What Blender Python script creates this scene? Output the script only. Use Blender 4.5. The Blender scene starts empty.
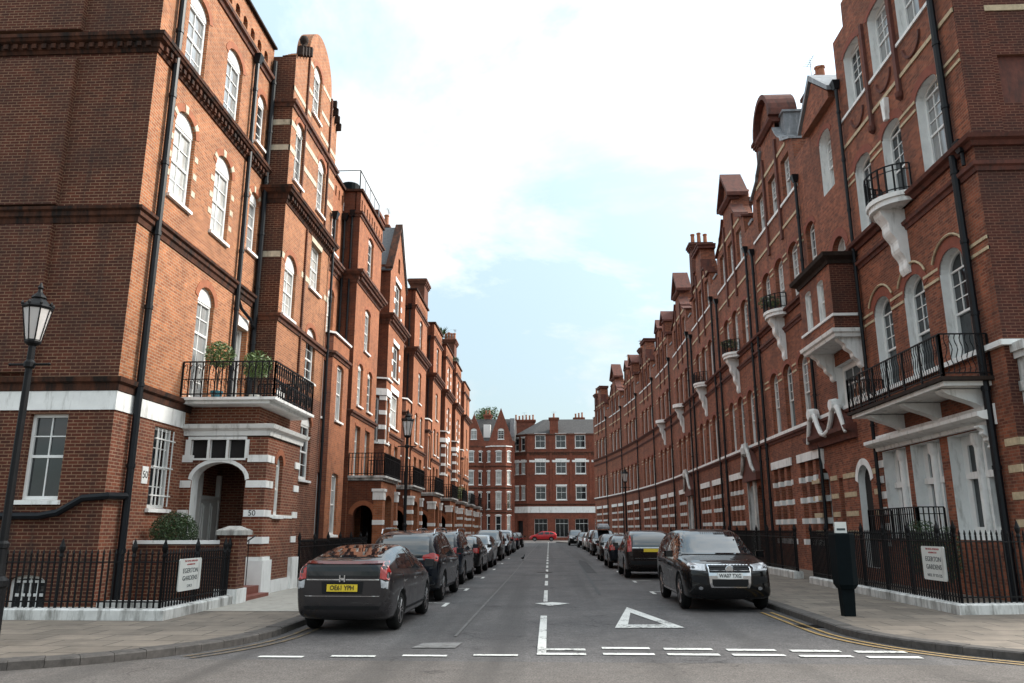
import bpy, bmesh, math, random
from mathutils import Vector, Matrix
from mathutils.bvhtree import BVHTree
from mathutils.geometry import delaunay_2d_cdt
R = math.radians
rng = random.Random(7)
SC = bpy.context.scene
COL = SC.collection

# ------------------------------------------------------------------ mesh builder
class MB:
    def __init__(s): s.v = []; s.f = []; s.m = []
    def face(s, pts, m=0):
        n = len(s.v); s.v += [tuple(p) for p in pts]; s.f.append(tuple(range(n, n+len(pts)))); s.m.append(m)
    def box(s, x0, x1, y0, y1, z0, z1, m=0, T=None):
        c = [(x0,y0,z0),(x1,y0,z0),(x1,y1,z0),(x0,y1,z0),(x0,y0,z1),(x1,y0,z1),(x1,y1,z1),(x0,y1,z1)]
        if T: c = [T(*p) for p in c]
        n = len(s.v); s.v += c
        for q in ((0,3,2,1),(4,5,6,7),(0,1,5,4),(1,2,6,5),(2,3,7,6),(3,0,4,7)):
            s.f.append(tuple(n+i for i in q)); s.m.append(m)
    def loft(s, rings, m=0, cap=True, closed=True):
        n = len(s.v); k = len(rings[0])
        for r in rings: s.v += [tuple(p) for p in r]
        for i in range(len(rings)-1):
            for j in range(k if closed else k-1):
                a = n+i*k+j; b = n+i*k+(j+1) % k
                s.f.append((a, b, b+k, a+k)); s.m.append(m)
        if cap:
            s.f.append(tuple(n+j for j in range(k))[::-1]); s.m.append(m)
            o = n+(len(rings)-1)*k
            s.f.append(tuple(o+j for j in range(k))); s.m.append(m)
    def prism(s, poly, d0, d1, plane='xz', m=0, T=None):
        def P(a, b, d):
            p = (a, d, b) if plane == 'xz' else (d, a, b) if plane == 'yz' else (a, b, d)
            return T(*p) if T else p
        s.loft([[P(a, b, d0) for a, b in poly], [P(a, b, d1) for a, b in poly]], m)
    def tube(s, pts, r, n=6, m=0, cap=True):
        pts = [Vector(p) for p in pts]; rings = []
        for i, p in enumerate(pts):
            t = (pts[min(i+1, len(pts)-1)]-pts[max(i-1, 0)]).normalized()
            u = t.cross(Vector((0,0,1)))
            if u.length < .05: u = t.cross(Vector((1,0,0)))
            u.normalize(); w = u.cross(t)
            rr = r[i] if isinstance(r, (list, tuple)) else r
            rings.append([p+u*(rr*math.cos(2*math.pi*k/n))+w*(rr*math.sin(2*math.pi*k/n)) for k in range(n)])
        s.loft(rings, m, cap)
    def lathe(s, prof, c=(0,0,0), n=16, m=0, axis='z', sq=False):
        rings = []
        for r, z in prof:
            ring = []
            for k in range(n):
                a = 2*math.pi*k/n+(math.pi/4 if sq else 0); q = r*math.sqrt(2) if sq else r
                x, y = q*math.cos(a), q*math.sin(a)
                p = (x, y, z) if axis == 'z' else (z, x, y) if axis == 'x' else (x, z, y)
                ring.append((c[0]+p[0], c[1]+p[1], c[2]+p[2]))
            rings.append(ring)
        s.loft(rings, m)
    def mesh(s, name, mats, smooth=False):
        me = bpy.data.meshes.new(name)
        me.from_pydata(s.v, [], s.f)
        for mt in mats: me.materials.append(mt)
        me.polygons.foreach_set('material_index', s.m)
        if smooth: me.polygons.foreach_set('use_smooth', [True]*len(s.f))
        me.update()
        return me
    def build(s, name, mats, parent=None, loc=(0,0,0), rz=0, smooth=False):
        if not isinstance(mats, (list, tuple)): mats = [mats]
        me = s.mesh(name, mats, smooth)
        bm = bmesh.new(); bm.from_mesh(me); bmesh.ops.recalc_face_normals(bm, faces=bm.faces); bm.to_mesh(me); bm.free()
        return link(name, me, parent, loc, rz)

def link(name, data, parent=None, loc=(0,0,0), rz=0):
    o = bpy.data.objects.new(name, data); COL.objects.link(o)
    o.location = loc; o.rotation_euler = (0, 0, rz)
    if parent is not None: o.parent = parent
    return o
def empty(name, loc=(0,0,0), rz=0):
    o = link(name, None, None, loc, rz); o.empty_display_size = .3
    return o
def tag(o, label, cat, group=None, kind=None):
    if label: o['label'] = label
    if cat: o['category'] = cat
    if group: o['group'] = group
    if kind: o['kind'] = kind
    return o
def text(s, size, mat, parent, loc, rot, name='lettering', align='CENTER', depth=.002, sx=1.0, bold=0.0):
    cu = bpy.data.curves.new(name, 'FONT'); cu.body = s; cu.size = size; cu.align_x = align; cu.align_y = 'CENTER'
    cu.extrude = depth; cu.offset = bold; cu.materials.append(mat); cu.resolution_u = 3
    t = bpy.data.objects.new('tmp', cu); COL.objects.link(t); bpy.context.view_layer.update()
    me = bpy.data.meshes.new_from_object(t.evaluated_get(bpy.context.evaluated_depsgraph_get())); bpy.data.objects.remove(t); bpy.data.curves.remove(cu)
    if not me.materials: me.materials.append(mat)
    o = link(name, me, parent, loc); o.rotation_euler = rot; o.scale = (sx, 1, 1)
    return o

# ------------------------------------------------------------------ materials
class NT:
    def __init__(s, name):
        s.mat = bpy.data.materials.new(name); s.mat.use_nodes = True
        s.t = s.mat.node_tree; s.b = s.t.nodes['Principled BSDF']
    def n(s, ty, **kw):
        nd = s.t.nodes.new(ty)
        for k, v in kw.items():
            if k.startswith('_'): setattr(nd, k[1:], v)
            else:
                key = k.replace('__', ' ')
                nd.inputs[int(key[1:]) if key[0] == 'i' and key[1:].isdigit() else key].default_value = v
        return nd
    def l(s, a, b): s.t.links.new(a, b)
    def mix(s, fac, a, b, mode='MIX'):
        nd = s.t.nodes.new('ShaderNodeMix'); nd.data_type = 'RGBA'; nd.blend_type = mode
        for i, x in ((0, fac), (6, a), (7, b)):
            if hasattr(x, 'links'): s.l(x, nd.inputs[i])
            else: nd.inputs[i].default_value = x if i == 0 else (*x[:3], 1)
        return nd.outputs[2]
    def ramp(s, x, p0, p1, c0=(0,0,0,1), c1=(1,1,1,1)):
        nd = s.t.nodes.new('ShaderNodeValToRGB'); e = nd.color_ramp.elements
        e[0].position = p0; e[1].position = p1; e[0].color = c0; e[1].color = c1
        s.l(x, nd.inputs[0]); return nd.outputs[0]
    def noise(s, scale, detail=4, rough=.6, vec=None):
        nd = s.n('ShaderNodeTexNoise', Scale=scale, Detail=detail, Roughness=rough)
        s.l(vec if vec else s.obj(), nd.inputs['Vector']); return nd.outputs['Fac']
    def obj(s):
        if not hasattr(s, '_o'): s._o = s.t.nodes.new('ShaderNodeTexCoord')
        return s._o.outputs['Object']
    def bump(s, h, strength=.3, dist=.01):
        nd = s.n('ShaderNodeBump', Strength=strength, Distance=dist); s.l(h, nd.inputs['Height']); s.l(nd.outputs[0], s.b.inputs['Normal'])

def facade_uv(q):
    """(distance along the wall, height) for any upright face, from its own normal"""
    q.obj(); tc = q._o
    cr = q.n('ShaderNodeVectorMath', _operation='CROSS_PRODUCT'); cr.inputs[0].default_value = (0,0,1); q.l(tc.outputs['Normal'], cr.inputs[1])
    nm = q.n('ShaderNodeVectorMath', _operation='NORMALIZE'); q.l(cr.outputs[0], nm.inputs[0])
    dt = q.n('ShaderNodeVectorMath', _operation='DOT_PRODUCT'); q.l(nm.outputs[0], dt.inputs[0]); q.l(tc.outputs['Object'], dt.inputs[1])
    sp = q.n('ShaderNodeSeparateXYZ'); q.l(tc.outputs['Object'], sp.inputs[0])
    cb = q.n('ShaderNodeCombineXYZ'); q.l(dt.outputs['Value'], cb.inputs[0]); q.l(sp.outputs[2], cb.inputs[1])
    return cb.outputs[0]

def brick(name, c1, c2, mortar, stain=.35, bands=None, soot=(.03,.022,.02), ms=.011):
    q = NT(name); uv = facade_uv(q)
    bt = q.n('ShaderNodeTexBrick', Scale=1.0, Mortar__Size=ms, Mortar__Smooth=.2, Bias=0.0, Brick__Width=.225, Row__Height=.075)
    bt.inputs['Color1'].default_value = (*c1, 1); bt.inputs['Color2'].default_value = (*c2, 1); bt.inputs['Mortar'].default_value = (*mortar, 1)
    q.l(uv, bt.inputs['Vector'])
    n1 = q.noise(.55, 6, .65); n2 = q.noise(2.6, 5, .7)
    c = q.mix(.55, bt.outputs['Color'], q.ramp(n2, .28, .76, (.45,.43,.42,1), (1.35,1.32,1.28,1)), 'MULTIPLY')
    m = q.n('ShaderNodeMath', _operation='MULTIPLY'); m.inputs[1].default_value = stain; q.l(q.ramp(n1, .43, .68), m.inputs[0])
    c = q.mix(m.outputs[0], c, soot)
    # vertical run-off streaks: their own shape, narrow and tall
    mp = q.n('ShaderNodeMapping'); mp.inputs['Scale'].default_value = (3.2, .22, 1); q.l(uv, mp.inputs[0])
    st = q.noise(1.0, 5, .6, mp.outputs[0])
    m2 = q.n('ShaderNodeMath', _operation='MULTIPLY'); m2.inputs[1].default_value = stain*.9; q.l(q.ramp(st, .52, .72), m2.inputs[0])
    c = q.mix(m2.outputs[0], c, soot)
    q.l(c, q.b.inputs['Base Color']); q.b.inputs['Roughness'].default_value = .85
    q.b.inputs['Specular IOR Level'].default_value = .25
    iv = q.n('ShaderNodeMath', _operation='SUBTRACT'); iv.inputs[0].default_value = 1; q.l(bt.outputs['Fac'], iv.inputs[1])
    q.bump(iv.outputs[0], .5, .006)
    return q.mat

def plain(name, col, rough=.6, var=.15, scale=6, metallic=0, spec=.5, coat=0, dirt=None, bump=0, dirt_at=(.55,.75)):
    q = NT(name)
    n = q.noise(scale, 5, .65)
    c = q.mix(1.0, col, q.ramp(n, .3, .75, (1-var,)*3+(1,), (1+var,)*3+(1,)), 'MULTIPLY')
    if dirt:
        mp = q.n('ShaderNodeMapping'); mp.inputs['Scale'].default_value = (2.5, 2.5, .5); q.l(q.obj(), mp.inputs[0])
        c = q.mix(q.ramp(q.noise(1.7, 6, .7, mp.outputs[0]), dirt_at[0], dirt_at[1]), c, dirt)
    q.l(c, q.b.inputs['Base Color'])
    q.b.inputs['Roughness'].default_value = rough; q.b.inputs['Metallic'].default_value = metallic
    q.b.inputs['Specular IOR Level'].default_value = spec; q.b.inputs['Coat Weight'].default_value = coat; q.b.inputs['Coat Roughness'].default_value = .03
    if bump: q.bump(q.noise(scale*6, 4, .6), bump, .01)
    return q.mat

def glass_pane(name, col, rough=.04, folds=0, blind=None):
    q = NT(name); uv = facade_uv(q)
    c = q.mix(q.ramp(q.noise(1.6, 3, .5), .35, .7), col, tuple(x*.45 for x in col))
    if folds:
        mp = q.n('ShaderNodeMapping'); mp.inputs['Scale'].default_value = (14, .6, 1); q.l(uv, mp.inputs[0])
        c = q.mix(q.ramp(q.noise(1, 3, .6, mp.outputs[0]), .35, .65), c, tuple(x*.55 for x in col))
    q.l(c, q.b.inputs['Base Color']); q.b.inputs['Roughness'].default_value = rough
    q.b.inputs['Specular IOR Level'].default_value = .5; q.b.inputs['IOR'].default_value = 1.65
    q.bump(q.noise(1.1, 2, .5), .06, .05)
    return q.mat

def emis(name, col, s):
    q = NT(name); q.b.inputs['Emission Color'].default_value = (*col, 1); q.b.inputs['Emission Strength'].default_value = s; return q.mat

M = {}
M['brickL'] = brick('orange_brick', (.44,.165,.070), (.27,.09,.040), (.38,.26,.17), .28)
M['brickLg'] = brick('red_ground_floor_brick', (.25,.078,.042), (.14,.042,.026), (.34,.22,.15), .4)
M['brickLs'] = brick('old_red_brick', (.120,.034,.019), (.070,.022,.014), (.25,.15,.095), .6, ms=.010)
M['brickL2'] = brick('warm_red_brick', (.42,.142,.060), (.29,.092,.042), (.32,.18,.11), .3)
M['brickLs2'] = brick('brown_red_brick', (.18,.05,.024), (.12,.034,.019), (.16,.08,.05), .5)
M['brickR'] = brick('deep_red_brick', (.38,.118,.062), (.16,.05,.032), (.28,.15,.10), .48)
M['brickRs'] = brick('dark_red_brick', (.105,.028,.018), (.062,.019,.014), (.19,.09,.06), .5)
M['brickE'] = brick('red_brick_far', (.29,.075,.042), (.17,.048,.03), (.2,.1,.07), .35)
M['rubbed'] = plain('rubbed_orange_brick', (.29,.095,.042), .85, .25, 5)
M['rubbedR'] = plain('rubbed_red_brick', (.22,.058,.033), .85, .25, 5)
M['moulding'] = plain('moulded_brick', (.13,.047,.026), .85, .4, 4, dirt=(.028,.02,.018), dirt_at=(.45,.68))
M['mouldingR'] = plain('moulded_red_brick', (.12,.038,.026), .85, .35, 4, dirt=(.03,.022,.02), dirt_at=(.5,.75))
M['white'] = plain('white_painted_stone', (.82,.82,.80), .55, .08, 3, dirt=(.36,.35,.32), dirt_at=(.53,.76))
M['whitedirty'] = plain('weathered_white_paint', (.62,.62,.60), .6, .15, 3, dirt=(.13,.125,.11), dirt_at=(.45,.68))
M['joinery'] = plain('white_gloss_joinery', (.78,.78,.76), .35, .04, 4)
M['stone'] = plain('pale_stone', (.52,.45,.34), .8, .25, 5, dirt=(.16,.13,.1))
M['buff'] = plain('buff_stone_band', (.50,.40,.26), .8, .25, 7, dirt=(.22,.16,.11))
M['slate'] = plain('roof_slate', (.075,.078,.085), .6, .35, 9, dirt=(.15,.14,.13), bump=.2)
M['slate2'] = plain('old_brown_slate', (.045,.042,.042), .75, .4, 3, dirt=(.09,.08,.07), bump=.2)
M['lead'] = plain('lead_sheet', (.2,.21,.225), .5, .25, 4, dirt=(.5,.5,.5))
M['iron'] = plain('black_painted_iron', (.006,.006,.007), .5, .3, 8, spec=.2)
M['pipe'] = plain('black_drainpipe_paint', (.005,.007,.010), .45, .3, 5, spec=.25)
M['soot'] = plain('sooty_moulding', (.032,.022,.018), .9, .4, 5, spec=.2)
M['pane'] = glass_pane('window_glass', (.016,.021,.025))
M['pane2'] = glass_pane('window_glass_net', (.36,.37,.37), .08, 1)
M['pane3'] = glass_pane('window_glass_blind', (.50,.50,.48), .1)
M['doorwhite'] = plain('white_door_paint', (.72,.71,.68), .35, .05)
M['doorblack'] = plain('black_door_paint', (.012,.012,.014), .2, .1)
M['void'] = plain('dark_interior', (.012,.01,.01), .9, .1)
M['terracotta'] = plain('terracotta_pot', (.34,.13,.065), .85, .3, 6, dirt=(.09,.06,.05))
M['step'] = plain('red_tiled_step', (.2,.065,.045), .6, .2)
M['paneD'] = plain('dark_shop_glass', (.008,.009,.010), .12, .1, 2, spec=.35)
PANES = ['pane', 'pane', 'pane2', 'pane2', 'pane3']
# ------------------------------------------------------------------ building kit
# local frame of a building: x runs along its front, -y is out towards the street, z up
def frame(ox, oy, phi):
    c, s = math.cos(phi), math.sin(phi)
    return lambda a, d, z: (ox+a*c-d*s, oy+a*s+d*c, z)

def arch_z(op, u):
    if not op.get('rise'): return op['z']+op['h']
    t = max(-1, min(1, (u-op['x'])/(op['w']/2)))
    return op['z']+op['h']+op['rise']*math.sqrt(max(0, 1-t*t))

def wall(mb, ox, oy, phi, x0, x1, z0, z1, ops=(), m=0, top=None, back=None):
    """upright wall with real openings; ops: x (centre) z w h rise d rm.  top(u) gives a shaped upper edge."""
    F = frame(ox, oy, phi)
    us = {x0, x1}
    for o in ops:
        a, b = o['x']-o['w']/2, o['x']+o['w']/2; us |= {a, b}
        if o.get('rise'):
            for k in range(1, 12): us.add(o['x']-o['w']/2*math.cos(math.pi*k/12))
    if top: us |= {x0+(x1-x0)*k/60 for k in range(61)}
    us = sorted(u for u in us if x0-1e-6 <= u <= x1+1e-6)
    tp = top or (lambda u: z1)
    for a, b in zip(us, us[1:]):
        if b-a < 1e-5: continue
        mid = (a+b)/2
        cov = sorted((o for o in ops if o['x']-o['w']/2 < mid < o['x']+o['w']/2), key=lambda o: o['z'])
        lo = (z0, z0)
        for o in cov:
            mb.face([F(a, 0, lo[0]), F(b, 0, lo[1]), F(b, 0, o['z']), F(a, 0, o['z'])], m)
            lo = (arch_z(o, a), arch_z(o, b))
        e = 1e-4
        if tp(mid) > max(lo): mb.face([F(a, 0, lo[0]), F(b, 0, lo[1]), F(b, 0, tp(b-e)), F(a, 0, tp(a+e))], m)
    if top and back:
        for a, b in zip(us, us[1:]):
            e = 1e-4
            mb.face([F(a, 0, tp(a+e)), F(b, 0, tp(b-e)), F(b, back, tp(b-e)), F(a, back, tp(a+e))], m)
            mb.face([F(a, back, z0), F(b, back, z0), F(b, back, tp(b-e)), F(a, back, tp(a+e))], m)
    for o in ops:
        a, b, d = o['x']-o['w']/2, o['x']+o['w']/2, o.get('d', .14)
        rm = o.get('rm', m)
        n = 12 if o.get('rise') else 1
        pts = [(o['x']-o['w']/2*math.cos(math.pi*k/n), 0) for k in range(n+1)]
        pts = [(u, arch_z(o, u)) for u, _ in pts]
        loop = [(a, o['z'])]+pts+[(b, o['z'])]
        for p, q in zip(loop, loop[1:]+loop[:1]):
            mb.face([F(p[0], 0, p[1]), F(q[0], 0, q[1]), F(q[0], d, q[1]), F(p[0], d, p[1])], rm)
        if o.get('void'):
            mb.face([F(u, d, z) for u, z in loop], o['void'])
        if o.get('ring'):
            t, rm2 = o['ring'], o['ringm']
            out = [(o['x']+(u-o['x'])*(o['w']/2+t)/(o['w']/2), o['z']+o['h']+(z-o['z']-o['h'])+ (t if o.get('rise') else t)*(1 if not o.get('rise') else max(.35, (z-o['z']-o['h'])/o['rise']))) for u, z in pts]
            if not o.get('rise'): out = [(a-.08, o['z']+o['h']+t), (b+.08, o['z']+o['h']+t)]
            for i in range(len(pts)-1):
                ww = o.get('ringw')
                mm = ww if (ww is not None and i % 4 == 1) else rm2
                pr = -.018 if mm == rm2 else -.03
                quad = [pts[i], pts[i+1], out[i+1], out[i]]
                mb.loft([[F(u, pr, z) for u, z in quad], [F(u, .03, z) for u, z in quad]], mm)

WC = {}
def window_meshes(w, h, rise, cols, rt, rb, mid, tymp, fw, rev, pane, sill, bars):
    key = (round(w, 3), round(h, 3), round(rise, 3), cols, rt, rb, mid, tymp, fw, rev, pane, sill, bars)
    if key in WC: return WC[key]
    f, p = MB(), MB()
    y0, y1, yp = rev, rev+.10, rev+.055
    hw = w/2
    fz = h if (tymp or not rise) else h
    f.box(-hw, -hw+fw, y0, y1, 0, h); f.box(hw-fw, hw, y0, y1, 0, h)
    f.box(-hw+fw, hw-fw, y0, y1, 0, fw*1.2)
    n = 14
    arc = [(-hw*math.cos(math.pi*k/n), h+rise*math.sin(math.pi*k/n)) for k in range(n+1)]
    zt = h
    if rise and tymp:
        f.prism([(-hw, h-.02)]+arc[1:-1]+[(hw, h-.02)], y0-.02, y1-.01, 'xz')
        f.box(-hw+fw, hw-fw, y0, y1, h-fw, h-.021)
    elif rise:
        k = (hw-fw)/hw
        for i in range(n):
            a, b = arc[i], arc[i+1]
            c, d = (a[0]*k, h+(a[1]-h)*max(.2, 1-fw/rise)), (b[0]*k, h+(b[1]-h)*max(.2, 1-fw/rise))
            f.loft([[(u, y0, z) for u, z in (a, b, d, c)], [(u, y1, z) for u, z in (a, b, d, c)]])
        f.box(-hw+fw, hw-fw, y0+.01, y1, h-.02, h+.03)
        p.face([(u*.97, yp, h+(z-h)*.97) for u, z in arc])
        f.box(-.012, .012, y0+.03, yp+.01, h+.03, h+rise*.93)
    else:
        f.box(-hw+fw, hw-fw, y0, y1, h-fw, h)
    zb, ztop = fw*1.2, h-(fw if (tymp or not rise) else .02)
    zm = zb+(ztop-zb)*mid
    f.box(-hw+fw, hw-fw, y0+.015, y1, zm-.03, zm+.03)
    def grid(z0, z1, rows, yy):
        iw = w-2*fw
        for c in range(1, cols):
            x = -iw/2+iw*c/cols; f.box(x-.014, x+.014, yy, yp+.012, z0, z1)
        for r in range(1, rows):
            z = z0+(z1-z0)*r/rows; f.box(-iw/2, iw/2, yy+.003, yp+.01, z-.013, z+.013)
        p.face([(-iw/2, yp, z0), (iw/2, yp, z0), (iw/2, yp, z1), (-iw/2, yp, z1)])
    cs = cols
    grid(zm+.03, ztop, rt, y0+.025)
    if rb == 0:
        p.face([(-hw+fw, yp+.03, zb), (hw-fw, yp+.03, zb), (hw-fw, yp+.03, zm-.03), (-hw+fw, yp+.03, zm-.03)])
    else:
        grid(zb, zm-.03, rb, y0+.035)
    if bars:
        for k in range(5):
            x = -hw+w*(k+.5)/5; f.box(x-.012, x+.012, -.05, -.026, .05, h-.05)
        for z in (.3, h*.5, h-.3): f.box(-hw, hw, -.06, -.02, z-.015, z+.015)
    s = None
    if sill:
        sb = MB(); sb.prism([(-.09, -.10), (-.09, -.02), (rev+.02, .015), (rev+.02, -.10)], -hw-.07, hw+.07, 'yz'); s = sb.mesh('sill', [M['white']])
    WC[key] = (f.mesh('window', [M['joinery']]), p.mesh('pane', [M[pane]]), s)
    return WC[key]

def window(root, F, phi, x, z, w, h, rise=0, cols=2, rt=2, rb=2, mid=.5, tymp=True, fw=.07, rev=.12, pane=None, sill=True, bars=False):
    pane = pane or rng.choice(PANES)
    f, p, s = window_meshes(w, h, rise, cols, rt, rb, mid, tymp, fw, rev, pane, sill, bars)
    o = link('window', f, root, F(x, 0, z), phi)
    link('pane', p, o)
    if s: link('sill', s, o)
    return o

def wall_w(root, mb, ox, oy, phi, x0, x1, z0, z1, ops, m=0, top=None, back=None):
    """wall plus a window in every opening that asks for one"""
    wall(mb, ox, oy, phi, x0, x1, z0, z1, ops, m, top, back)
    F = frame(ox, oy, phi)
    for o in ops:
        if o.get('win') is not None:
            window(root, F, phi, o['x'], o['z'], o['w'], o['h'], o.get('rise', 0), rev=o.get('d', .14)-.02, **o['win'])

def op(x, z, w, h, rise=0, win=None, **k):
    d = dict(x=x, z=z, w=w, h=h, rise=rise, win=win); d.update(k); return d

def sweep(mb, path, prof, m=0, closed=False):
    """profile (out, z) swept along a plan path (x, y); 'out' is to the right of travel"""
    n = len(path); rings = []
    for i, p in enumerate(path):
        a = path[i-1] if i else None; b = path[i+1] if i < n-1 else None
        d1 = Vector((p[0]-a[0], p[1]-a[1])).normalized() if a else None
        d2 = Vector((b[0]-p[0], b[1]-p[1])).normalized() if b else None
        if d1 is None: d1 = d2
        if d2 is None: d2 = d1
        n1, n2 = Vector((d1.y, -d1.x)), Vector((d2.y, -d2.x))
        bis = (n1+n2).normalized(); k = 1/max(.3, bis.dot(n1))
        rings.append([(p[0]+bis.x*q*k, p[1]+bis.y*q*k, z) for q, z in prof])
    mb.loft(rings, m)

def dentils(mb, a, b, out, z0, z1, step=.24, w=.12, m=0):
    L = math.hypot(b[0]-a[0], b[1]-a[1]); phi = math.atan2(b[1]-a[1], b[0]-a[0]); F = frame(a[0], a[1], phi)
    k = .1
    while k+w < L:
        mb.box(k, k+w, -out, .02, z0, z1, m, T=lambda x, y, z: F(x, y, z)); k += step

CORN = lambda z, o: [(-.02, z-.55), (.05*o, z-.55), (.09*o, z-.42), (.14*o, z-.40), (.16*o, z-.26), (.34*o, z-.20), (.42*o, z-.10), (.46*o, z-.10), (.48*o, z), (-.02, z+.06)]
STRING = lambda z, o: [(-.02, z-.22), (.04*o, z-.22), (.07*o, z-.12), (.13*o, z-.09), (.15*o, z), (-.02, z+.04)]
BAND = lambda z0, z1, o: [(-.02, z0), (o, z0), (o, z1), (-.02, z1)]

def run(root, name, path, prof, mat):
    mb = MB(); sweep(mb, path, prof); return mb.build(name, mat, root)

def pipe(root, x, y, z0, z1, r=.055, hopper=True, path=None):
    mb = MB(); mb.tube(path or [(x, y, z0), (x, y, z1)], r, 8)
    z = z0+1.2
    while z < z1-.4:
        mb.lathe([(r+.018, z), (r+.018, z+.09)], (x, y, 0), 8) if not path else None; z += 1.85
    if hopper:
        mb.loft([[(x-.08, y-.08, z1-.05), (x+.08, y-.08, z1-.05), (x+.08, y+.08, z1-.05), (x-.08, y+.08, z1-.05)],
                 [(x-.16, y-.16, z1+.25), (x+.16, y-.16, z1+.25), (x+.16, y+.1, z1+.25), (x-.16, y+.1, z1+.25)]])
    return mb.build('drainpipe', M['pipe'], root)

def chimney(root, x0, x1, y0, y1, z0, z1, pots, brk, along='x'):
    mb = MB(); mb.box(x0, x1, y0, y1, z0, z1-.5)
    for k, (e, a, b) in enumerate(((.06, .5, .38), (.13, .38, .22), (.2, .22, .05), (.1, .05, 0))):
        mb.box(x0-e, x1+e, y0-e, y1+e, z1-a, z1-b)
    mb.box(x0-.05, x1+.05, y0-.05, y1+.05, z0+(z1-z0)*.45, z0+(z1-z0)*.45+.12)
    c = mb.build('chimney', brk, root)
    for k in range(pots):
        t = (k+.5)/pots; px = x0+(x1-x0)*t if along == 'x' else (x0+x1)/2; py = y0+(y1-y0)*t if along == 'y' else (y0+y1)/2
        pb = MB(); hh = rng.choice((.75, .85, .95))
        pb.lathe([(.16, 0), (.19, .02), (.19, .12), (.15, .16), (.135, hh-.12), (.17, hh-.1), (.17, hh-.02), (.13, hh), (.10, hh), (.10, hh-.3), (0.01, hh-.3)], n=10)
        pb.build('chimney_pot', M['terracotta'], c, (px, py, z1-.003), smooth=False)
    if pots and rng.random() < .6:
        ab = MB(); q = rng.uniform(.9, 1.5); ax, ay = (x0+x1)/2, y0+.1
        ab.tube([(ax, ay, z1-.6), (ax, ay, z1+q)], .018, 5); ab.tube([(ax-.45, ay, z1+q-.1), (ax+.45, ay, z1+q-.1)], .012, 4)
        for k in range(6): ab.tube([(ax-.4+k*.16, ay-.2+.02*k, z1+q-.1), (ax-.4+k*.16, ay+.2-.02*k, z1+q-.1)], .008, 4)
        ab.build('aerial', M['lead'], c)
    return c

def railing_mesh(mb, path, z0, h, step=.13, style='plain', r=.013):
    for (ax, ay), (bx, by) in zip(path, path[1:]):
        L = math.hypot(bx-ax, by-ay); phi = math.atan2(by-ay, bx-ax); F = frame(ax, ay, phi)
        T = lambda x, y, z: F(x, y, z)
        mb.box(0, L, -.022, .022, z0+h-.03, z0+h, T=T); mb.box(0, L, -.014, .014, z0+.07, z0+.1, T=T)
        n = max(1, int(L/step)); st = L/n
        for k in range(n+1):
            x = k*st; big = k in (0, n) or k % 8 == 0
            rr = r*1.7 if big else r
            if style == 'wavy' and not big:
                q = [F(x+.03*math.sin(6.283*t*2), 0, z0+.1+(h-.13)*t) for t in [i/10 for i in range(11)]]
                mb.tube(q, r, 4, cap=False)
            else:
                mb.box(x-rr, x+rr, -rr, rr, z0, z0+h-.03, T=T)
        if style == 'scroll':
            mb.box(0, L, -.012, .012, z0+h*.5-.01, z0+h*.5+.01, T=T)
            for k in range(n):
                for zc, sg in ((z0+.1+(h-.13)*.26, 1), (z0+.1+(h-.13)*.74, -1)):
                    c = (k+.5)*st
                    q = [F(c+sg*(st*.46-.024*t)*math.cos(t*1.25), 0, zc+(h*.21-.045*t*.7)*math.sin(t*1.25)) for t in [i*.45 for i in range(9)]]
                    mb.tube(q, .011, 4, cap=False)
        if style == 'plain2':
            mb.box(0, L, -.012, .012, z0+h-.2, z0+h-.18, T=T)

def spear_rail(root, path, z0, h, step=.125):
    """street railing: rails and posts in one panel mesh"""
    mb = MB()
    for (ax, ay), (bx, by) in zip(path, path[1:]):
        L = math.hypot(bx-ax, by-ay); F = frame(ax, ay, math.atan2(by-ay, bx-ax)); T = lambda x, y, z: F(x, y, z)
        for zz in (z0+.12, z0+h-.18): mb.box(0, L, -.02, .02, zz-.012, zz+.012, T=T)
        n = max(1, int(L/step)); st = L/n
        for k in range(n+1):
            x = k*st; post = k % 12 == 0 or k == n
            if post:
                c = F(x, 0, 0)
                mb.lathe([(.028, z0), (.028, z0+h-.1), (.045, z0+h-.08), (.03, z0+h-.02), (.05, z0+h+.04), (.055, z0+h+.09), (.03, z0+h+.16), (.008, z0+h+.24)], (c[0], c[1], 0), 8)
            else:
                mb.box(x-.0135, x+.0135, -.0135, .0135, z0, z0+h-.06, T=T)
                c = F(x, 0, 0)
                mb.lathe([(.011, z0+h-.07), (.026, z0+h-.03), (.006, z0+h+.05)], (c[0], c[1], 0), 4)
    return mb.build('spear_railing', M['iron'], root)

def balcony(root, path, z, depth_poly, mat, th=.16, rail_h=.95, style='plain', railpath=None, step=.13, edge=None):
    """slab (plan polygon) with moulded edge and an iron railing as its sub-part"""
    mb = MB(); mb.prism(depth_poly, z-th*.45, z, 'xy')
    cx = sum(p[0] for p in depth_poly)/len(depth_poly); cy = max(p[1] for p in depth_poly)
    sh = [(cx+(x-cx)*.95, cy+(y-cy)*.93) for x, y in depth_poly]
    mb.prism(sh, z-th, z-th*.45-.002, 'xy', 1)
    b = mb.build('balcony', [edge or mat, mat], root)
    rb = MB(); railing_mesh(rb, railpath or path, z, rail_h, step, style); rb.build('railing', M['iron'], b)
    return b

def console(root, x, y, z, w, h, d, mat, name='bracket', smooth=False):
    """S-scroll bracket hanging under z, projecting d from the wall at y"""
    prof = []
    for k in range(25):
        t = k/24
        out = d*((1-t)**1.15)*.92+.05+.035*math.sin(t*math.pi*7) if not smooth else d*(.52+.48*math.cos(math.pi*min(1, t*1.06)))+.04
        prof.append((y-out, z-h*t))
    poly = [(y, z)]+prof+[(y, z-h)]
    mb = MB(); mb.prism(poly, x-w/2, x+w/2, 'yz'); return mb.build(name, mat, root)

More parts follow.
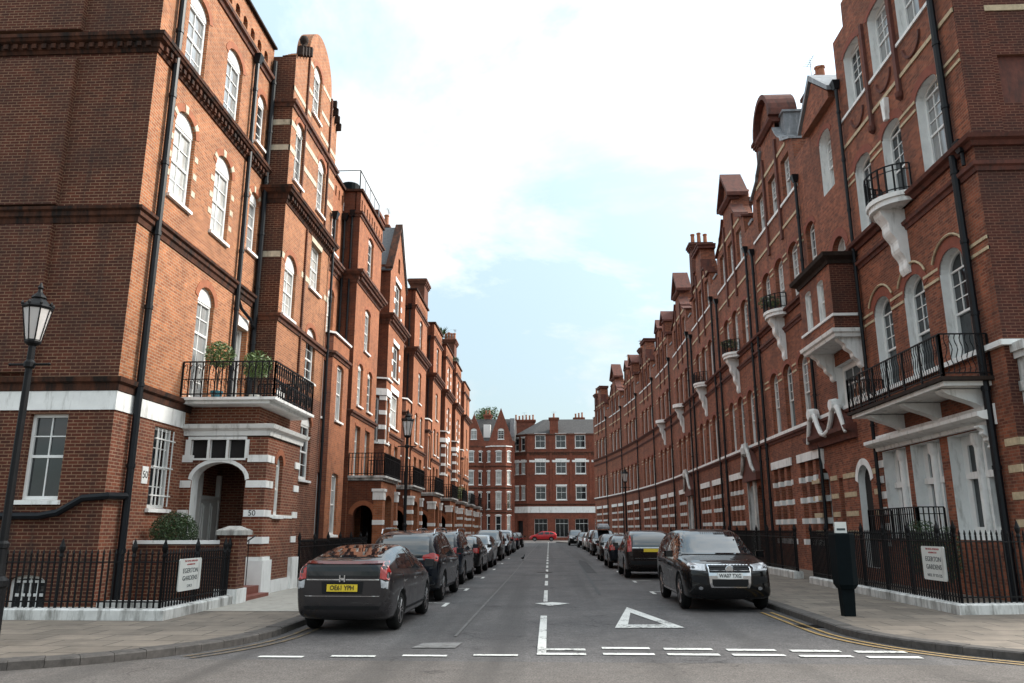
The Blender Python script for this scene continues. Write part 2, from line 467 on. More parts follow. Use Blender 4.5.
def slate_roof(root, x0, x1, y0, y1, z0, z1, mat=None):
    mb = MB(); mb.loft([[(x0, y0, z0), (x1, y0, z0), (x1, y1, z0), (x0, y1, z0)], [(x0, y0+(y1-y0)*.42, z1), (x1, y0+(y1-y0)*.42, z1), (x1, y0+(y1-y0)*.6, z1), (x0, y0+(y1-y0)*.6, z1)]])
    return mb.build('roof', mat or M['slate'], root)

def foliage(mb, c, rad, n, size, rnd, m=0, flat=.0):
    for _ in range(n):
        while True:
            p = Vector((rnd.uniform(-1,1), rnd.uniform(-1,1), rnd.uniform(-1,1)))
            if .25 < p.length < 1: break
        q = Vector((c[0]+p.x*rad[0], c[1]+p.y*rad[1], c[2]+p.z*rad[2]))
        a = Vector((rnd.gauss(0,1), rnd.gauss(0,1), rnd.gauss(0,1)*(1-flat)-.2)).normalized()*size*rnd.uniform(.6, 1.4)
        b = a.cross(Vector((rnd.gauss(0,1), rnd.gauss(0,1), rnd.gauss(0,1)))).normalized()*size*rnd.uniform(.22, .42)
        mb.face([q-a*.5, q+b*.5-a*.05, q+a*.55, q-b*.5-a*.05], m+(rnd.random() < .4))
M['leaf1'] = plain('leaf_green', (.055,.10,.022), .55, .3, 3)
M['leaf2'] = plain('leaf_light_green', (.10,.155,.035), .5, .3, 3)
M['leafd1'] = plain('leaf_dark_green', (.022,.045,.014), .55, .3, 3)
M['leafd2'] = plain('leaf_mid_green', (.04,.075,.02), .55, .3, 3)
M['bark'] = plain('bark', (.07,.05,.035), .9, .4, 10)
# ------------------------------------------------------------------ left terrace
M['cornL'] = plain('dark_brick_cornice', (.085,.034,.02), .88, .4, 4, dirt=(.02,.015,.013), dirt_at=(.42,.62), spec=.2)
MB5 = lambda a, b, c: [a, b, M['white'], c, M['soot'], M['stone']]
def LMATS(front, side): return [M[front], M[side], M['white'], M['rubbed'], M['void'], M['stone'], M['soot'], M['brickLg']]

def left_corner_house():
    r = empty('corner_house', (-9.5, 16.6, 0), R(90))
    tag(r, 'orange brick corner mansion block with white band, arched windows and numbered porch', 'building', 'left terrace')
    w = MB(); S = dict(tymp=True, cols=2, rt=2, rb=2)
    A = dict(ring=.2, ringm=3, ringw=5, d=.12)
    PL = lambda: rng.choice(('pane2', 'pane3', 'pane3', 'pane2', 'pane'))
    S2 = lambda **k: dict(S, pane=PL(), fw=.09, **k)
    ops = [op(2.35, 2.2, 1.0, 1.95, win=dict(tymp=False, bars=True, cols=2), d=.12),
           op(3.95, 5.12, 1.05, 2.75, .42, win=dict(cols=2, rt=2, rb=4, mid=.68, sill=False, pane='pane2'), ring=.2, ringm=3, d=.13),
           op(6.62, 5.3, .8, 2.5, win=dict(tymp=False, cols=1, rt=1, rb=1), d=.2),
           op(1.8, 9.95, 1.15, 2.05, .45, win=S2(), **A), op(4.3, 9.95, 1.15, 2.05, .45, win=S2(), **A),
           op(6.72, 10.4, .75, 1.7, .32, win=S2(cols=1), **A),
           op(1.9, 13.72, 1.15, 1.95, .38, win=S2(), ring=.2, ringm=3, d=.12), op(4.4, 13.72, 1.15, 1.95, .38, win=S2(), ring=.2, ringm=3, d=.12),
           op(6.72, 14.15, .72, 1.5, .3, win=S2(cols=1), ring=.18, ringm=3, d=.12)]
    wall_w(r, w, 0, 0, 0, 0, 7.4, 0, 4.3, ops[:1], 7); wall_w(r, w, 0, 0, 0, 0, 7.4, 4.3, 17.0, ops[1:])
    # pierced parapet: round holes through a thin wall
    holes = [op(.5+k*.62, 17.28, .34, .2, .16, d=.24, void=4) for k in range(11)]
    wall(w, 0, 0, 0, 0, 7.4, 17.0, 18.15, holes); w.box(0, 7.4, .24, .3, 17.0, 18.15)
    # side wall towards the camera (the old, sootier brick)
    sops = [op(6.55, 2.32, .86, 1.86, win=dict(tymp=False, cols=2, rt=2, rb=1, pane='pane'), d=.14),
            op(6.55, .03, .8, .6, .14, win=dict(tymp=False, cols=4, rt=1, rb=1, pane='pane', sill=False), d=.14)]
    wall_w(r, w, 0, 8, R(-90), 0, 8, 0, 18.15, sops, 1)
    for z0, z1 in ((5.1, 8.6), (9.1, 12.95), (13.75, 18.1)):          # broad chimney-breast pier on the side wall
        w.box(-.14, .02, 1.95, 7.9, z0, z1, 1)
    w.box(-.10, 0.02, 4.6, 7.0, 13.8, 18.1, 1)
    # projecting gabled bay
    bx0, bx1, by = 7.4, 12.8, -.8
    B = dict(ring=.18, ringm=3, d=.12)
    bops = [op(8.4, 1.2, 1.0, .8, win=dict(tymp=False), d=.12), op(11.1, 3.43, 1.25, 1.95, .4, win=S2(), **B),
            op(8.35, 4.5, 1.15, 1.4, .45, win=S2(), **B), op(11.05, 6.97, 1.15, 1.6, .38, win=S2(), **B),
            op(8.35, 8.65, 1.2, 1.7, .45, win=S2(), **B), op(11.05, 10.4, 1.3, 1.75, win=dict(S, pane='pane3', fw=.09), d=.15, ring=.2, ringm=5),
            op(8.4, 13.5, .95, 1.95, .35, win=S2(), **B), op(11.1, 13.55, .95, 1.85, .35, win=S2(), **B),
            op(9.95, 16.95, 1.0, 1.75, .35, win=S2(sill=True), **B)]
    def gable(u):
        if 8.75 <= u <= 11.75:
            t = (u-10.25)/1.5; return 18.95+1.5*math.sqrt(max(0, 1-t*t))
        k = int(min((abs(u-10.25)-1.5)/.28, 4)); return 18.75-.2*k
    wall_w(r, w, 0, by, 0, bx0, bx1, 0, 6.45, bops[:3], 7); wall_w(r, w, 0, by, 0, bx0, bx1, 6.45, 18, bops[3:], 0, gable, .5)
    wall(w, bx0, 0, R(-90), 0, .8, 0, 17.9, (), 1); wall(w, bx1, by, R(90), 0, .8, 0, 17.9, (), 1)
    for z, h in ((10.45, .2), (14.3, .2), (15.25, .2)):                       # pale stone bands on the bay
        sp = [(bx0, bx0+.45), (9.45, 10.4), (12.3, bx1)] if z < 12 else [(bx0, 7.95), (8.95, 10.5), (11.7, bx1)]
        for a, b in sp: w.box(a, b, by-.015, by+.05, z, z+h, 5)
        w.box(bx0-.015, bx0+.05, by+.05, -.02, z, z+h, 5)
    for z in (16.6, 17.5, 18.6): w.box(8.85 if z > 17 else bx0, 9.35, by-.015, by+.05, z, z+.16, 5); w.box(10.6, 11.65 if z > 17 else bx1, by-.015, by+.05, z, z+.16, 5)
    for k in range(4):                                                        # dark corbel teeth on the near shoulder
        w.box(7.45+k*.32, 7.58+k*.32, by-.2, by, 18.0+k*.2, 18.35+k*.2, 6)
        w.box(11.85+k*.26, 11.97+k*.26, by-.2, by, 18.5-k*.2, 18.8-k*.2, 6)
    for x in (8.75, 11.75, 9.7): w.box(x-.05, x+.05, by-.07, by, 5.5 if x == 9.7 else 13.1, 12.3 if x == 9.7 else 18.8, 1)
    # white string between ground and first floor is part of the walls' dressing
    w.box(6.2, 7.0, -.03, .05, 7.82, 8.15, 2)
    # stone studs beside the second-floor arches
    for cx in (1.8, 4.3):
        for sx in (-1, 1):
            for z in (10.4, 10.9, 11.4): w.box(cx+sx*.72-.1, cx+sx*.72+.1, -.012, .03, z, z+.16, 5)
    # ---- porch
    px0, px1, pf = 3.44, 6.1, -2.23
    pier_ops = [op(1.0, .36, 1.4, 2.58, .46, d=.4, ring=.1, ringm=2, rm=2)]
    lights = [op(.42+k*.5, 3.5, .42, .48, d=.1, rm=2, void=4) for k in range(3)]
    wall(w, px0, 0, R(-90), 0, 2.23, 0, 4.1, pier_ops+lights, 7)
    wall_w(r, w, 0, pf, 0, px0, px1, 0, 4.1, [op(4.45, 2.08, .52, 1.3, .28, win=dict(tymp=False, cols=1, rt=1, rb=1, pane='pane3'), d=.12, ring=.16, ringm=3)], 7)
    wall(w, px1, pf, R(90), 0, 2.23, 0, 4.1, (), 1)
    w.box(px0, px1, pf, 0, 4.05, 4.12, 7); w.box(px0+.15, px1, pf+.35, 0, 4.3, 4.86, 7)
    for z, h in ((1.35, .17), (2.02, .17), (2.75, .18), (3.4, .18)):
        w.box(px0-.03, px0+.05, pf-.03, pf+.5, z, z+h, 2); w.box(px0+.05, px0+.5, pf-.03, pf+.05, z, z+h, 2); w.box(px1-.4, px1+.02, pf-.03, pf+.05, z, z+h, 2)
        w.box(px0-.03, px0+.05, -.28, -.004, z, z+h, 2)
    w.box(px0+.5, px1-.4, pf-.02, pf+.05, 2.0, 2.08, 2)
    for s0, s1 in ((.06, .2), (.64, .7), (1.14, 1.2), (1.64, 1.74)): w.box(px0-.032, px0+.06, -s1, -s0, 3.5, 3.98, 2)
    w.box(px0-.035, px0+.06, pf+.56, -.12, 3.32+.13, 3.5, 2); w.box(px0-.035, px0+.06, pf+.56, -.12, 3.98, 4.06, 2)
    w.box(px0-.12, px0+.55, pf-.12, pf+.5, 0, .95, 2); w.box(px0+.55, px1-.45, pf-.06, pf+.3, 0, .42, 2); w.box(px1-.45, px1+.1, pf-.12, pf+.4, 0, .95, 2)
    w.box(px0-.08, px0+.5, pf-.08, pf+.45, .95, 1.03, 2)
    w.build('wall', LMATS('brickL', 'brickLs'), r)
    # dark lobby and its door
    d = MB(); d.box(4.5, 5.65, -.1, -.005, .36, 2.5); d.box(4.42, 4.5, -.14, -.005, .36, 3.2); d.box(5.65, 5.73, -.14, -.005, .36, 3.2); d.box(4.5, 5.65, -.14, -.005, 2.5, 2.6)
    for z0, z1 in ((.5, 1.2), (1.35, 2.4)):
        for x0 in (4.6, 5.13): 
            d.box(x0, x0+.42, -.13, -.1, z0, z1); d.box(x0+.07, x0+.35, -.15, -.13, z0+.07, z1-.07)
    dr = d.build('door', M['doorwhite'], r)
    k = MB(); k.lathe([(.0, -.2), (.045, -.18), (.04, -.14), (.015, -.1)], (4.62, 0, 1.3), 8, axis='y'); k.build('handle', M['stone'], dr)
    lb = MB(); lb.box(5.9, 5.95, -2.2, 0, .3, 4.0); lb.box(3.9, 5.9, -2.2, 0, 3.95, 4.0); lb.build('lobby', M['brickLg'], r)
    sd = MB(); sd.box(5.86, 5.9, -2.15, -1.05, 1.6, 1.78); sd.box(5.84, 5.9, -1.75, -1.62, 1.78, 3.4); sd.box(5.84, 5.9, -1.15, -1.05, 1.78, 3.4); sd.build('sidelight_frame', M['joinery'], r)
    sg = MB(); sg.box(5.885, 5.9, -1.62, -1.15, 1.78, 3.4); sg.build('sidelight', M['pane'], r)
    st = MB(); st.box(1.7, 3.44, -2.3, -.1, 0, .36); st.box(1.75, 3.35, -2.55, -2.3, 0, .19); st.build('step', M['step'], r)
    # cornices and bands, each a run of its own
    run(r, 'stone_band', [(0, 8), (0, 0), (3.3, 0)], BAND(4.26, 4.68, .03), M['white'])
    run(r, 'string_course', [(0, 8), (0, 0), (7.35, 0)], [(-.02, 4.69), (.05, 4.69), (.06, 4.84), (.13, 4.88), (.15, 4.98), (-.02, 5.02)], M['cornL'])
    run(r, 'string_course', [(0, 8), (0, 0), (7.35, 0)], [(-.02, 8.66), (.03, 8.66), (.05, 8.78), (.1, 8.82), (.1, 8.92), (.16, 8.96), (.17, 9.03), (-.02, 9.08)], M['cornL'])
    c = MB(); sweep(c, [(0, 8), (0, 0), (7.38, 0)], [(-.02, 13.12), (.04, 13.12), (.07, 13.2), (.1, 13.22), (.1, 13.36), (.2, 13.4), (.24, 13.47), (.26, 13.47), (.27, 13.56), (-.02, 13.62)]); dentils(c, (0, 0), (7.3, 0), .17, 13.22, 13.34); dentils(c, (0, 8), (0, 0), .17, 13.22, 13.34)
    c.build('cornice', M['cornL'], r)
    run(r, 'string_course', [(0, 8), (0, 0), (7.38, 0)], STRING(16.95, 1.2), M['moulding'])
    run(r, 'coping', [(0, 8), (0, 0), (7.38, 0)], [(-.34, 18.15), (.12, 18.15), (.12, 18.22), (-.1, 18.3), (-.34, 18.3)], M['soot'])
    c = MB(); sweep(c, [(bx0, 0), (bx0, by), (bx1, by), (bx1, 0)], CORN(12.9, .62)); dentils(c, (bx0, by), (bx1, by), .18, 12.5, 12.62); c.build('cornice', M['cornL'], r)
    run(r, 'string_course', [(bx0, 0), (bx0, by), (bx1, by), (bx1, 0)], STRING(8.5, 1.0), M['moulding'])
    run(r, 'string_course', [(bx0, 0), (bx0, by), (bx1, by), (bx1, 0)], STRING(16.15, 1.1), M['moulding'])
    run(r, 'porch_cornice', [(px0, 0), (px0, pf), (px1, pf), (px1, 0)], [(-.02, 4.08), (.06, 4.08), (.08, 4.2), (.18, 4.26), (.22, 4.36), (-.02, 4.4)], M['white'])
    f = MB(); f.lathe([(.16, 18.9), (.18, 18.98), (.08, 19.05), (.06, 19.1), (.14, 19.18), (.165, 19.3), (.12, 19.42), (.01, 19.46)], (8.5, by+.15, 0), 12); f.build('ball_finial', M['soot'], r, smooth=True)
    f = MB(); f.lathe([(.14, 18.4), (.08, 18.5), (.13, 18.58), (.15, 18.7), (.11, 18.82), (.01, 18.86)], (12.0, by+.15, 0), 12); f.build('ball_finial', M['soot'], r, smooth=True)
    slate_roof(r, .5, 7.3, .6, 9, 17.2, 19.2); slate_roof(r, 7.5, 12.7, .2, 9, 16.8, 18.6)
    pipe(r, .7, -.13, 0, 18.6, .085, hopper=False); pipe(r, 5.75, -.12, 5.1, 16.6, .075); pipe(r, 7.25, -.12, 4.4, 17.6, .085, hopper=False)
    pipe(r, 12.7, -.95, 0, 14.0, .055)
    pipe(r, 0, 0, 0, 0, .078, False, [(-.12, 7.5, 1.98), (-.12, 1.3, 1.98), (-.12, .9, 2.05), (-.12, .4, 2.35), (-.05, -.1, 2.4), (.6, -.14, 2.42)])
    pipe(r, 0, 0, 0, 0, .05, False, [(5.75, -.12, 8.6), (6.1, -.13, 8.3), (6.9, -.13, 8.15), (7.25, -.12, 7.9)])
    balcony(r, None, 5.02, [(2.9, 0), (2.9, -2.53), (6.3, -2.53), (6.3, 0)], M['white'], .16, .95, 'scroll', [(2.95, -.02), (2.95, -2.46), (6.25, -2.46), (6.25, -.8)], .17)
    pl = MB(); pl.box(1.45, 1.72, -.02, -.002, 2.75, 3.15); n = pl.build('number_plate', M['joinery'], r)
    text('50', .24, M['iron'], n, (1.585, -.022, 2.95), (R(90), 0, 0))
    text('50', .2, M['pipe'], r, (px0-.034, pf+.28, 2.105), (R(90), 0, R(-90)))
    return r
left_corner_house()

def bay_plan(x0, x1, out, ch): return [(x0, 0), (x0+ch, -out), (x1-ch, -out), (x1, 0)]

PANESL = ['pane2', 'pane3', 'pane2', 'pane3', 'pane']
def left_house(Y0, W, a, kind, label, H=16.2, porch=True, bayw=None, low=9.45, brk=('brickL2', 'brickLs2'), chim=None, quoins=False, end=False):
    """recessed part [0,a] with a three-sided bay, then a projecting part [a,b] carrying the porch"""
    r = empty('terraced_house', (-9.5, Y0, 0), R(90)); tag(r, label, 'building', 'left terrace')
    b = a+(bayw or (W-a)); by = -.8; w = MB()
    A = dict(ring=.16, ringm=3, d=.13); rx = a*.5
    # recess: upper windows
    cx = [a*.3, a*.72] if a > 3.4 else [a*.5]
    ro = [op(x, 9.9, 1.0, 1.9, .25, win=dict(cols=2, pane=rng.choice(PANESL)), **A) for x in cx]+[op(x, 13.75, .95, 1.7, .2, win=dict(cols=2, pane=rng.choice(PANESL)), **A) for x in cx]
    wall_w(r, w, 0, 0, 0, 0, a, 0, H, ro)
    if W > b: wall(w, 0, 0, 0, b, W, 0, H)
    # three-sided low bay
    if a > 1.6:
        e0, e1, ch, out = (.25, a-.1, min(.8, a*.24), .85) if kind == 'pierced' else (.1, a-.05, .5, 1.15)
        pts = bay_plan(e0, e1, out, ch)
        for (p, q) in zip(pts, pts[1:]):
            L = math.hypot(q[0]-p[0], q[1]-p[1]); ph = math.atan2(q[1]-p[1], q[0]-p[0]); front = abs(ph) < .1
            ww = min(1.0 if front else .55, L*.6)
            os_ = [op(L/2, z, ww, h, .12, win=dict(cols=2 if front else 1, rt=2, rb=1, tymp=False, pane='pane2' if front else None), d=.12) for z, h in ((1.5, 2.3), (6.05, 2.2))]
            wall_w(r, w, p[0], p[1], ph, 0, L, 0, low, os_, 0 if front else 1)
            if kind != 'pierced':
                F = frame(p[0], p[1], ph)
                for z in (2.0, 2.8, 3.6, 5.95, 6.7, 7.45, 8.2): 
                    for u0, u1 in ((0, (L-ww)/2-.01), ((L+ww)/2+.01, L)): w.box(u0, u1, -.02, .03, z, z+.22, 2, T=F)
        w.prism(pts, low-.9, low-.8, 'xy', 0)
        run(r, 'bay_coping', pts, [(-.25, low), (.1, low), (.1, low+.08), (-.25, low+.12)], M['white'])
        run(r, 'bay_string', pts, STRING(low-.72, 1.0) if kind == 'pierced' else BAND(low-.85, low-.5, .06), M['moulding'] if kind == 'pierced' else M['white'])
    # projecting part
    mid = (a+b)/2; bw = b-a
    cp = [a+bw*.3, a+bw*.7]
    bo = [op(x, 4.05, 1.0, 2.25, win=dict(tymp=False, cols=2, rt=1, rb=2, mid=.72, sill=False, pane='pane2'), d=.18, ring=.1, ringm=3) for x in cp]
    bo += [op(x, 7.25, .95, 1.75, .22, win=dict(cols=1, pane=rng.choice(PANESL)), **A) for x in cp] if kind == 'pierced' else [op(mid, 7.25, 2.3, 1.95, win=dict(tymp=False, cols=3, rt=1, rb=1, mid=.55, fw=.16, pane=rng.choice(PANESL)), d=.13, ring=.34, ringm=2)]
    if kind == 'gable':
        bo += [op(mid, z, 1.7, h, win=dict(tymp=False, cols=3, rt=1, rb=1, mid=.6, fw=.14, pane='pane'), d=.14, ring=.25, ringm=2) for z, h in ((10.0, 2.0), (13.6, 2.1))]
    else:
        bo += [op(mid, 10.0, 1.1, 1.9, .2, win=dict(cols=2, pane=rng.choice(PANESL)), **A), op(mid, 13.62, 1.1, 1.95, .2, win=dict(cols=2, pane=rng.choice(PANESL)), **A)]
    if porch: bo.append(op(a+bw*.45, .3, 1.1, 2.3, .3, d=.3, void=4))
    top = None; Hb = H
    if kind == 'gable':
        pk = H+3.0
        top = lambda u: H-.3+max(0, (1-abs(u-mid)/(bw*.5))*(pk-H+.3))
        bo.append(op(mid, 16.4, .55, .9, d=.15, void=4))
    wall_w(r, w, 0, by, 0, a, b, 0, Hb, bo, 0, top, .45)
    wall(w, a, 0, R(-90), 0, .8, 0, Hb, (), 1); wall(w, b, by, R(90), 0, .8, 0, Hb, (), 1)
    if kind != 'pierced':
        for z in (10.0, 10.7, 11.4, 13.6, 14.3, 15.0):
            for sx in (-1, 1): w.box(mid+sx*1.05-.16, mid+sx*1.05+.16, by-.02, by+.03, z, z+.3, 2)
    if kind != 'gable':
        for (x0, x1, y) in ((a, b, by), (0, a-.02, 0)):
            n = max(2, int((x1-x0)/.5)); st = (x1-x0)/n
            wall(w, 0, y, 0, x0, x1, H, H+1.05, [op(x0+(k+.5)*st, H+.22, .2, .5, d=.22, void=4) for k in range(n)], 0)
            w.box(x0, x1, y+.22, y+.26, H, H+1.05, 0)
        wall(w, a, 0, R(-90), 0, .8, H, H+1.05, (), 1)
    # porch block
    if porch:
        p0, p1, pf = a+.15, min(b-.1, a+3.6), -2.25
        wall(w, p0, by, R(-90), 0, 1.45, 0, 3.75, [op(.7, .25, .85, 2.05, .42, d=.3, ring=.2, ringm=3)], 1)
        wall(w, 0, pf, 0, p0, p1, 0, 3.75, [op((p0+p1)/2, .9, (p1-p0)*.42, 2.0, .3, d=.3, void=4)], 0)
        wall(w, p1, pf, R(90), 0, 1.45, 0, 3.75, (), 1)
        w.box(p0+.02, p1-.02, pf+.02, by, 3.6, 3.74, 1); w.box(p1-.4, p1-.35, pf+.3, by, .0, 3.6, 4)
        for x0, x1 in ((p0-.05, p0+.42), (p1-.42, p1+.05)):
            w.box(x0+.03, x1-.03, pf-.1, pf+.3, 0, 3.1, 0); w.box(x0, x1, pf-.14, pf+.34, 2.95, 3.3, 2); w.box(x0-.04, x1+.04, pf-.18, pf+.38, 3.3, 3.42, 2)
            w.box(x0, x1, pf-.13, pf+.33, 0, .5, 2)
            for z in ((1.9,) if kind == 'pierced' else (1.3, 1.95, 2.5)): w.box(x0+.01, x1-.01, pf-.125, pf+.32, z, z+.2, 2)
        st = MB(); st.box(p0+.3, p1-.3, pf, by, 0, .24); st.box(p0+.5, p1-.5, pf-.3, pf, 0, .12); st.build('step', M['step'], r)
    wl = w.build('wall', LMATS(*brk), r)
    if porch:
        balcony(r, None, 3.98, [(p0-.15, by), (p0-.15, pf-.2), (p1+.15, pf-.2), (p1+.15, by)], M['whitedirty'], .2, .98, 'plain2', [(p0-.1, by-.02), (p0-.1, pf-.13), (p1+.1, pf-.13), (p1+.1, by-.02)], .14)
    pb = [(a, 0), (a, by), (b, by), (b, 0)]
    run(r, 'string_course', [(0, 0), (a-.02, 0)], STRING(6.85 if a < 1.7 else 9.7, .9), M['moulding'])
    run(r, 'string_course', pb, STRING(6.85, 1.0), M['moulding'])
    c = MB(); sweep(c, pb, CORN(13.3, .75))
    dentils(c, (a, by), (b, by), .2, 12.9, 13.03, .22, .11)
    c.build('cornice', M['moulding'], r)
    c = MB(); sweep(c, [(0, 0), (a-.05, 0)], CORN(13.3, .7)); dentils(c, (0, 0), (a-.1, 0), .16, 12.9, 13.03, .22, .11); c.build('cornice', M['moulding'], r)
    if kind == 'gable':
        rf = MB(); k = H-.3
        rf.prism([(a-.12, k-.1), (mid, pk-.05), (b+.12, k-.1), (b+.12, k-.02), (mid, pk+.12), (a-.12, k-.02)], by-.08, 6, 'xz'); rf.box(0, a-.13, .05, 6, H-.06, H+.15)
        rf.build('roof', M['slate'], r)
        cp_ = MB(); cp_.prism([(a-.1, k), (mid, pk+.14), (b+.1, k), (b+.1, k+.14), (mid, pk+.32), (a-.1, k+.14)], by-.12, by+.3, 'xz'); cp_.build('gable_coping', M['cornL'], r)
    else:
        run(r, 'string_course', pb, STRING(H+.02, 1.1), M['moulding'])
        run(r, 'coping', pb, [(-.3, H+1.05), (.1, H+1.05), (.12, H+1.15), (-.3, H+1.2)], M['cornL'])
        if a > .5: run(r, 'coping', [(0, 0), (a-.1, 0)], [(-.3, H+1.05), (.1, H+1.05), (.12, H+1.15), (-.3, H+1.2)], M['cornL'])
        slate_roof(r, .1, W-.1, .5, 9, H, H+1.4)
    pipe(r, a-.15, -.12, 0 if a < 1.7 else low, H-.4, .055)
    if kind != 'gable': pipe(r, a-.06, by*.55, 6.9, H-.2, .05, hopper=True)
    if chim: chimney(r, *chim, M['brickLs2'], 'y')
    return r
LH = [
 (29.4, 9.6, 4.5, 'pierced', 'orange brick house with pierced parapet, roof terrace rails and dark arched porch', dict(bayw=4.9)),
 (39.0, 6.9, 2.3, 'gable', 'brick house with steep slate gable and white stone mullioned windows', dict(bayw=4.6, low=9.3, chim=(.5, 1.9, -.25, .5, 15, 18.7, 0))),
 (45.9, 9.0, 3.6, 'pierced', 'brick house next beyond the slate gable, with pots on its near chimney', dict(bayw=5.2, chim=(.4, 1.7, .6, 1.8, 15, 20.6, 3))),
 (54.9, 7.8, 3.3, 'pierced', 'brick house with broad chimney slab standing at its parapet, before the roof palm', dict(bayw=4.4, chim=(3.3, 5.2, .05, 1.2, 15, 20.9, 0))),
 (62.7, 7.5, 2.7, 'gable2', 'brick house with spiky palm growing on its roof', dict(bayw=4.7, brk=('brickL2', 'brickLs2'))),
 (70.2, 7.2, 2.6, 'gable2', 'narrow brick house with trailing balcony plants, just past the roof palm', dict(bayw=4.5)),
 (77.4, 8.6, 3.0, 'pierced', 'last brick house at far end of the sunlit terrace', dict(bayw=5.4, H=15.7, chim=(1.2, 3.2, .1, 1.3, 15, 21.0, 4))),
]
for Y0, W, a, kind, lab, kw in LH: left_house(Y0, W, a, kind, lab, **kw)
# ------------------------------------------------------------------ right terrace (in shade)
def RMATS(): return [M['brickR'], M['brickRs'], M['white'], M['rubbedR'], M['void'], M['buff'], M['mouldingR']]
def SRP(): return rng.choice(('pane', 'pane', 'pane2'))
SR = dict(cols=3, rt=3, rb=0, mid=.5, tymp=False, sill=False, fw=.08)

def right_corner_house():
    r = empty('corner_house', (10.5, 25.6, 0), R(-90)); W = 7.6
    tag(r, 'dark red brick corner house with white window reveals and long iron balcony', 'building', 'right terrace')
    w = MB(); D = dict(d=.26, rm=2, ring=.28, ringm=3)
    ops = []
    for x, ww in ((5.5, 2.0), (3.2, 1.75), (1.2, 1.65)): ops.append(op(x, 1.45, ww, 2.62, win=dict(SR, cols=2, rt=1, rb=1, mid=.62, fw=.26, pane='pane'), d=.36, rm=2))
    for x in (5.85, 3.7, 1.55): ops.append(op(x, 5.96, 1.25, 2.35, .5, win=dict(SR, pane='pane'), **D))
    for x in (5.8, 3.5, 1.3): ops.append(op(x, 11.12, 1.25, 2.35, .3, win=dict(SR, rb=1, pane=rng.choice(('pane', 'pane2'))), **D))
    for x in (5.4, 3.5, 1.4): ops.append(op(x, 15.75, 1.3, 2.0, .18, win=dict(SR, rb=1), d=.26, rm=2, ring=.22, ringm=3))
    def top(u):
        t = abs(u-3.6); return 21.2 if t < 1.4 else 19.8 if t < 2.6 else 18.9
    wall_w(r, w, 0, 0, 0, 0, W, 0, 18.9, ops, 0, top, .5)
    sops = [op(1.55, 12.0, 1.3, 1.35, d=.1, void=6)]
    wall(w, W, 0, R(90), 0, 8, 0, 19.5, sops, 1)
    F = frame(W, 0, R(90))
    for z, s0 in ((14.6, 0),): w.box(s0, 8, -.03, .04, z, z+.16, 5, T=F)
    w.box(0, .75, -.05, 0, 11.1, 18.9, 1, T=F)
    for z in (1.75, 2.35, 2.95, 3.55): w.box(.02, .62, -.02, .04, z, z+.17, 5, T=F); w.box(W-.5, W+.02, -.02, .03, z, z+.17, 5)
    # buff bands at the arch springings and under the top windows
    for zb in (8.18, 8.45): 
        for a, b in ((6.5, W), (4.36, 5.2), (2.2, 3.05), (0, .9)): w.box(a, b, -.03, .03, zb, zb+.08, 5)
    for zb in (13.2, 13.45):
        for a, b in ((6.45, W), (4.15, 5.15), (1.95, 2.85), (0, .65)): w.box(a, b, -.03, .03, zb, zb+.08, 5)
    w.box(0, W, -.04, .03, 14.62, 14.74, 5); w.box(0, W, -.05, .03, 15.64, 15.74, 2)
    for x in (4.45, 2.45): w.box(x-.09, x+.09, -.1, .02, 14.2, 17.9, 6); w.lathe([(.02, 13.95), (.12, 14.05), (.14, 14.2)], (x, -.06, 0), 8, 6)
    w.prism([(3.36, 14.55), (3.64, 14.55), (3.58, 13.85), (3.42, 13.85)], -.14, .02, 'xz', 2)
    for cx in (5.85, 3.7, 1.55):                                           # label moulds over the first-floor arches
        pts = [(cx-.95*math.cos(math.pi*k/14), -.05, 8.31+.86*math.sin(math.pi*k/14)) for k in range(2, 13)]
        w.tube(pts, .035, 5, 5)
    # carved swags of cut brick
    for cx, z in ((5.4, 15.3), (3.5, 15.35), (1.4, 15.3)):
        w.tube([(cx+.5*math.cos(t), -.02, z-.45*math.sin(t)) for t in [math.pi*k/12 for k in range(13)]], .05, 5, 6)
    for x in (5.5, 3.2, 1.2):
        w.lathe([(.15, 1.46), (.15, 1.6), (.11, 1.66), (.105, 3.7), (.14, 3.78), (.16, 3.9), (.16, 4.06)], (x, .24, 0), 14, 2)
        w.box(x-.8, x+.8, .25, .4, 2.95, 3.12, 2); w.box(x-.22, x+.22, .27, .4, 1.46, 4.06, 2)
    for k in range(6): w.box(.03, .3+.12*(k % 2), -.025, .03, 1.2+k*.48, 1.42+k*.48, 2)
    # end bay of white-painted joinery on the side wall
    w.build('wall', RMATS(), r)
    sb = MB(); sb.box(.25, 3.2, -.3, 0, 3.7, 5.5, T=F); sb.box(.18, 3.3, -.4, 0, 5.502, 5.65, T=F); sb.box(.12, 3.35, -.5, 0, 5.652, 5.85, T=F); sb.box(.2, 3.25, -.36, 0, 4.75, 4.98, T=F); sb.box(.2, 3.3, -.36, 0, 3.75, 3.9, T=F)
    sb.build('side_bay', M['whitedirty'], r)
    run(r, 'stone_band', [(0, 0), (W, 0), (W, .4)], BAND(5.82, 5.95, .12), M['white'])
    c = MB(); sweep(c, [(0, 0), (W, 0), (W, 8)], STRING(11.06, 1.9)); sweep(c, [(0, 0), (W, 0), (W, 8)], STRING(10.4, 1.0)); c.build('cornice', M['mouldingR'], r)
    run(r, 'shop_cornice', [(0.1, 0), (W-.7, 0)], [(-.02, 4.1), (.12, 4.1), (.14, 4.2), (.34, 4.24), (.44, 4.3), (.44, 4.4), (.1, 4.46), (.08, 4.58), (-.02, 4.6)], M['white'])
    console(r, W-1.0, 0, 4.1, .2, .55, .3, M['white'])
    for x in (6.35, 4.2, 2.0): console(r, x, 0, 5.0, .34, .5, .95, M['white'], smooth=True)
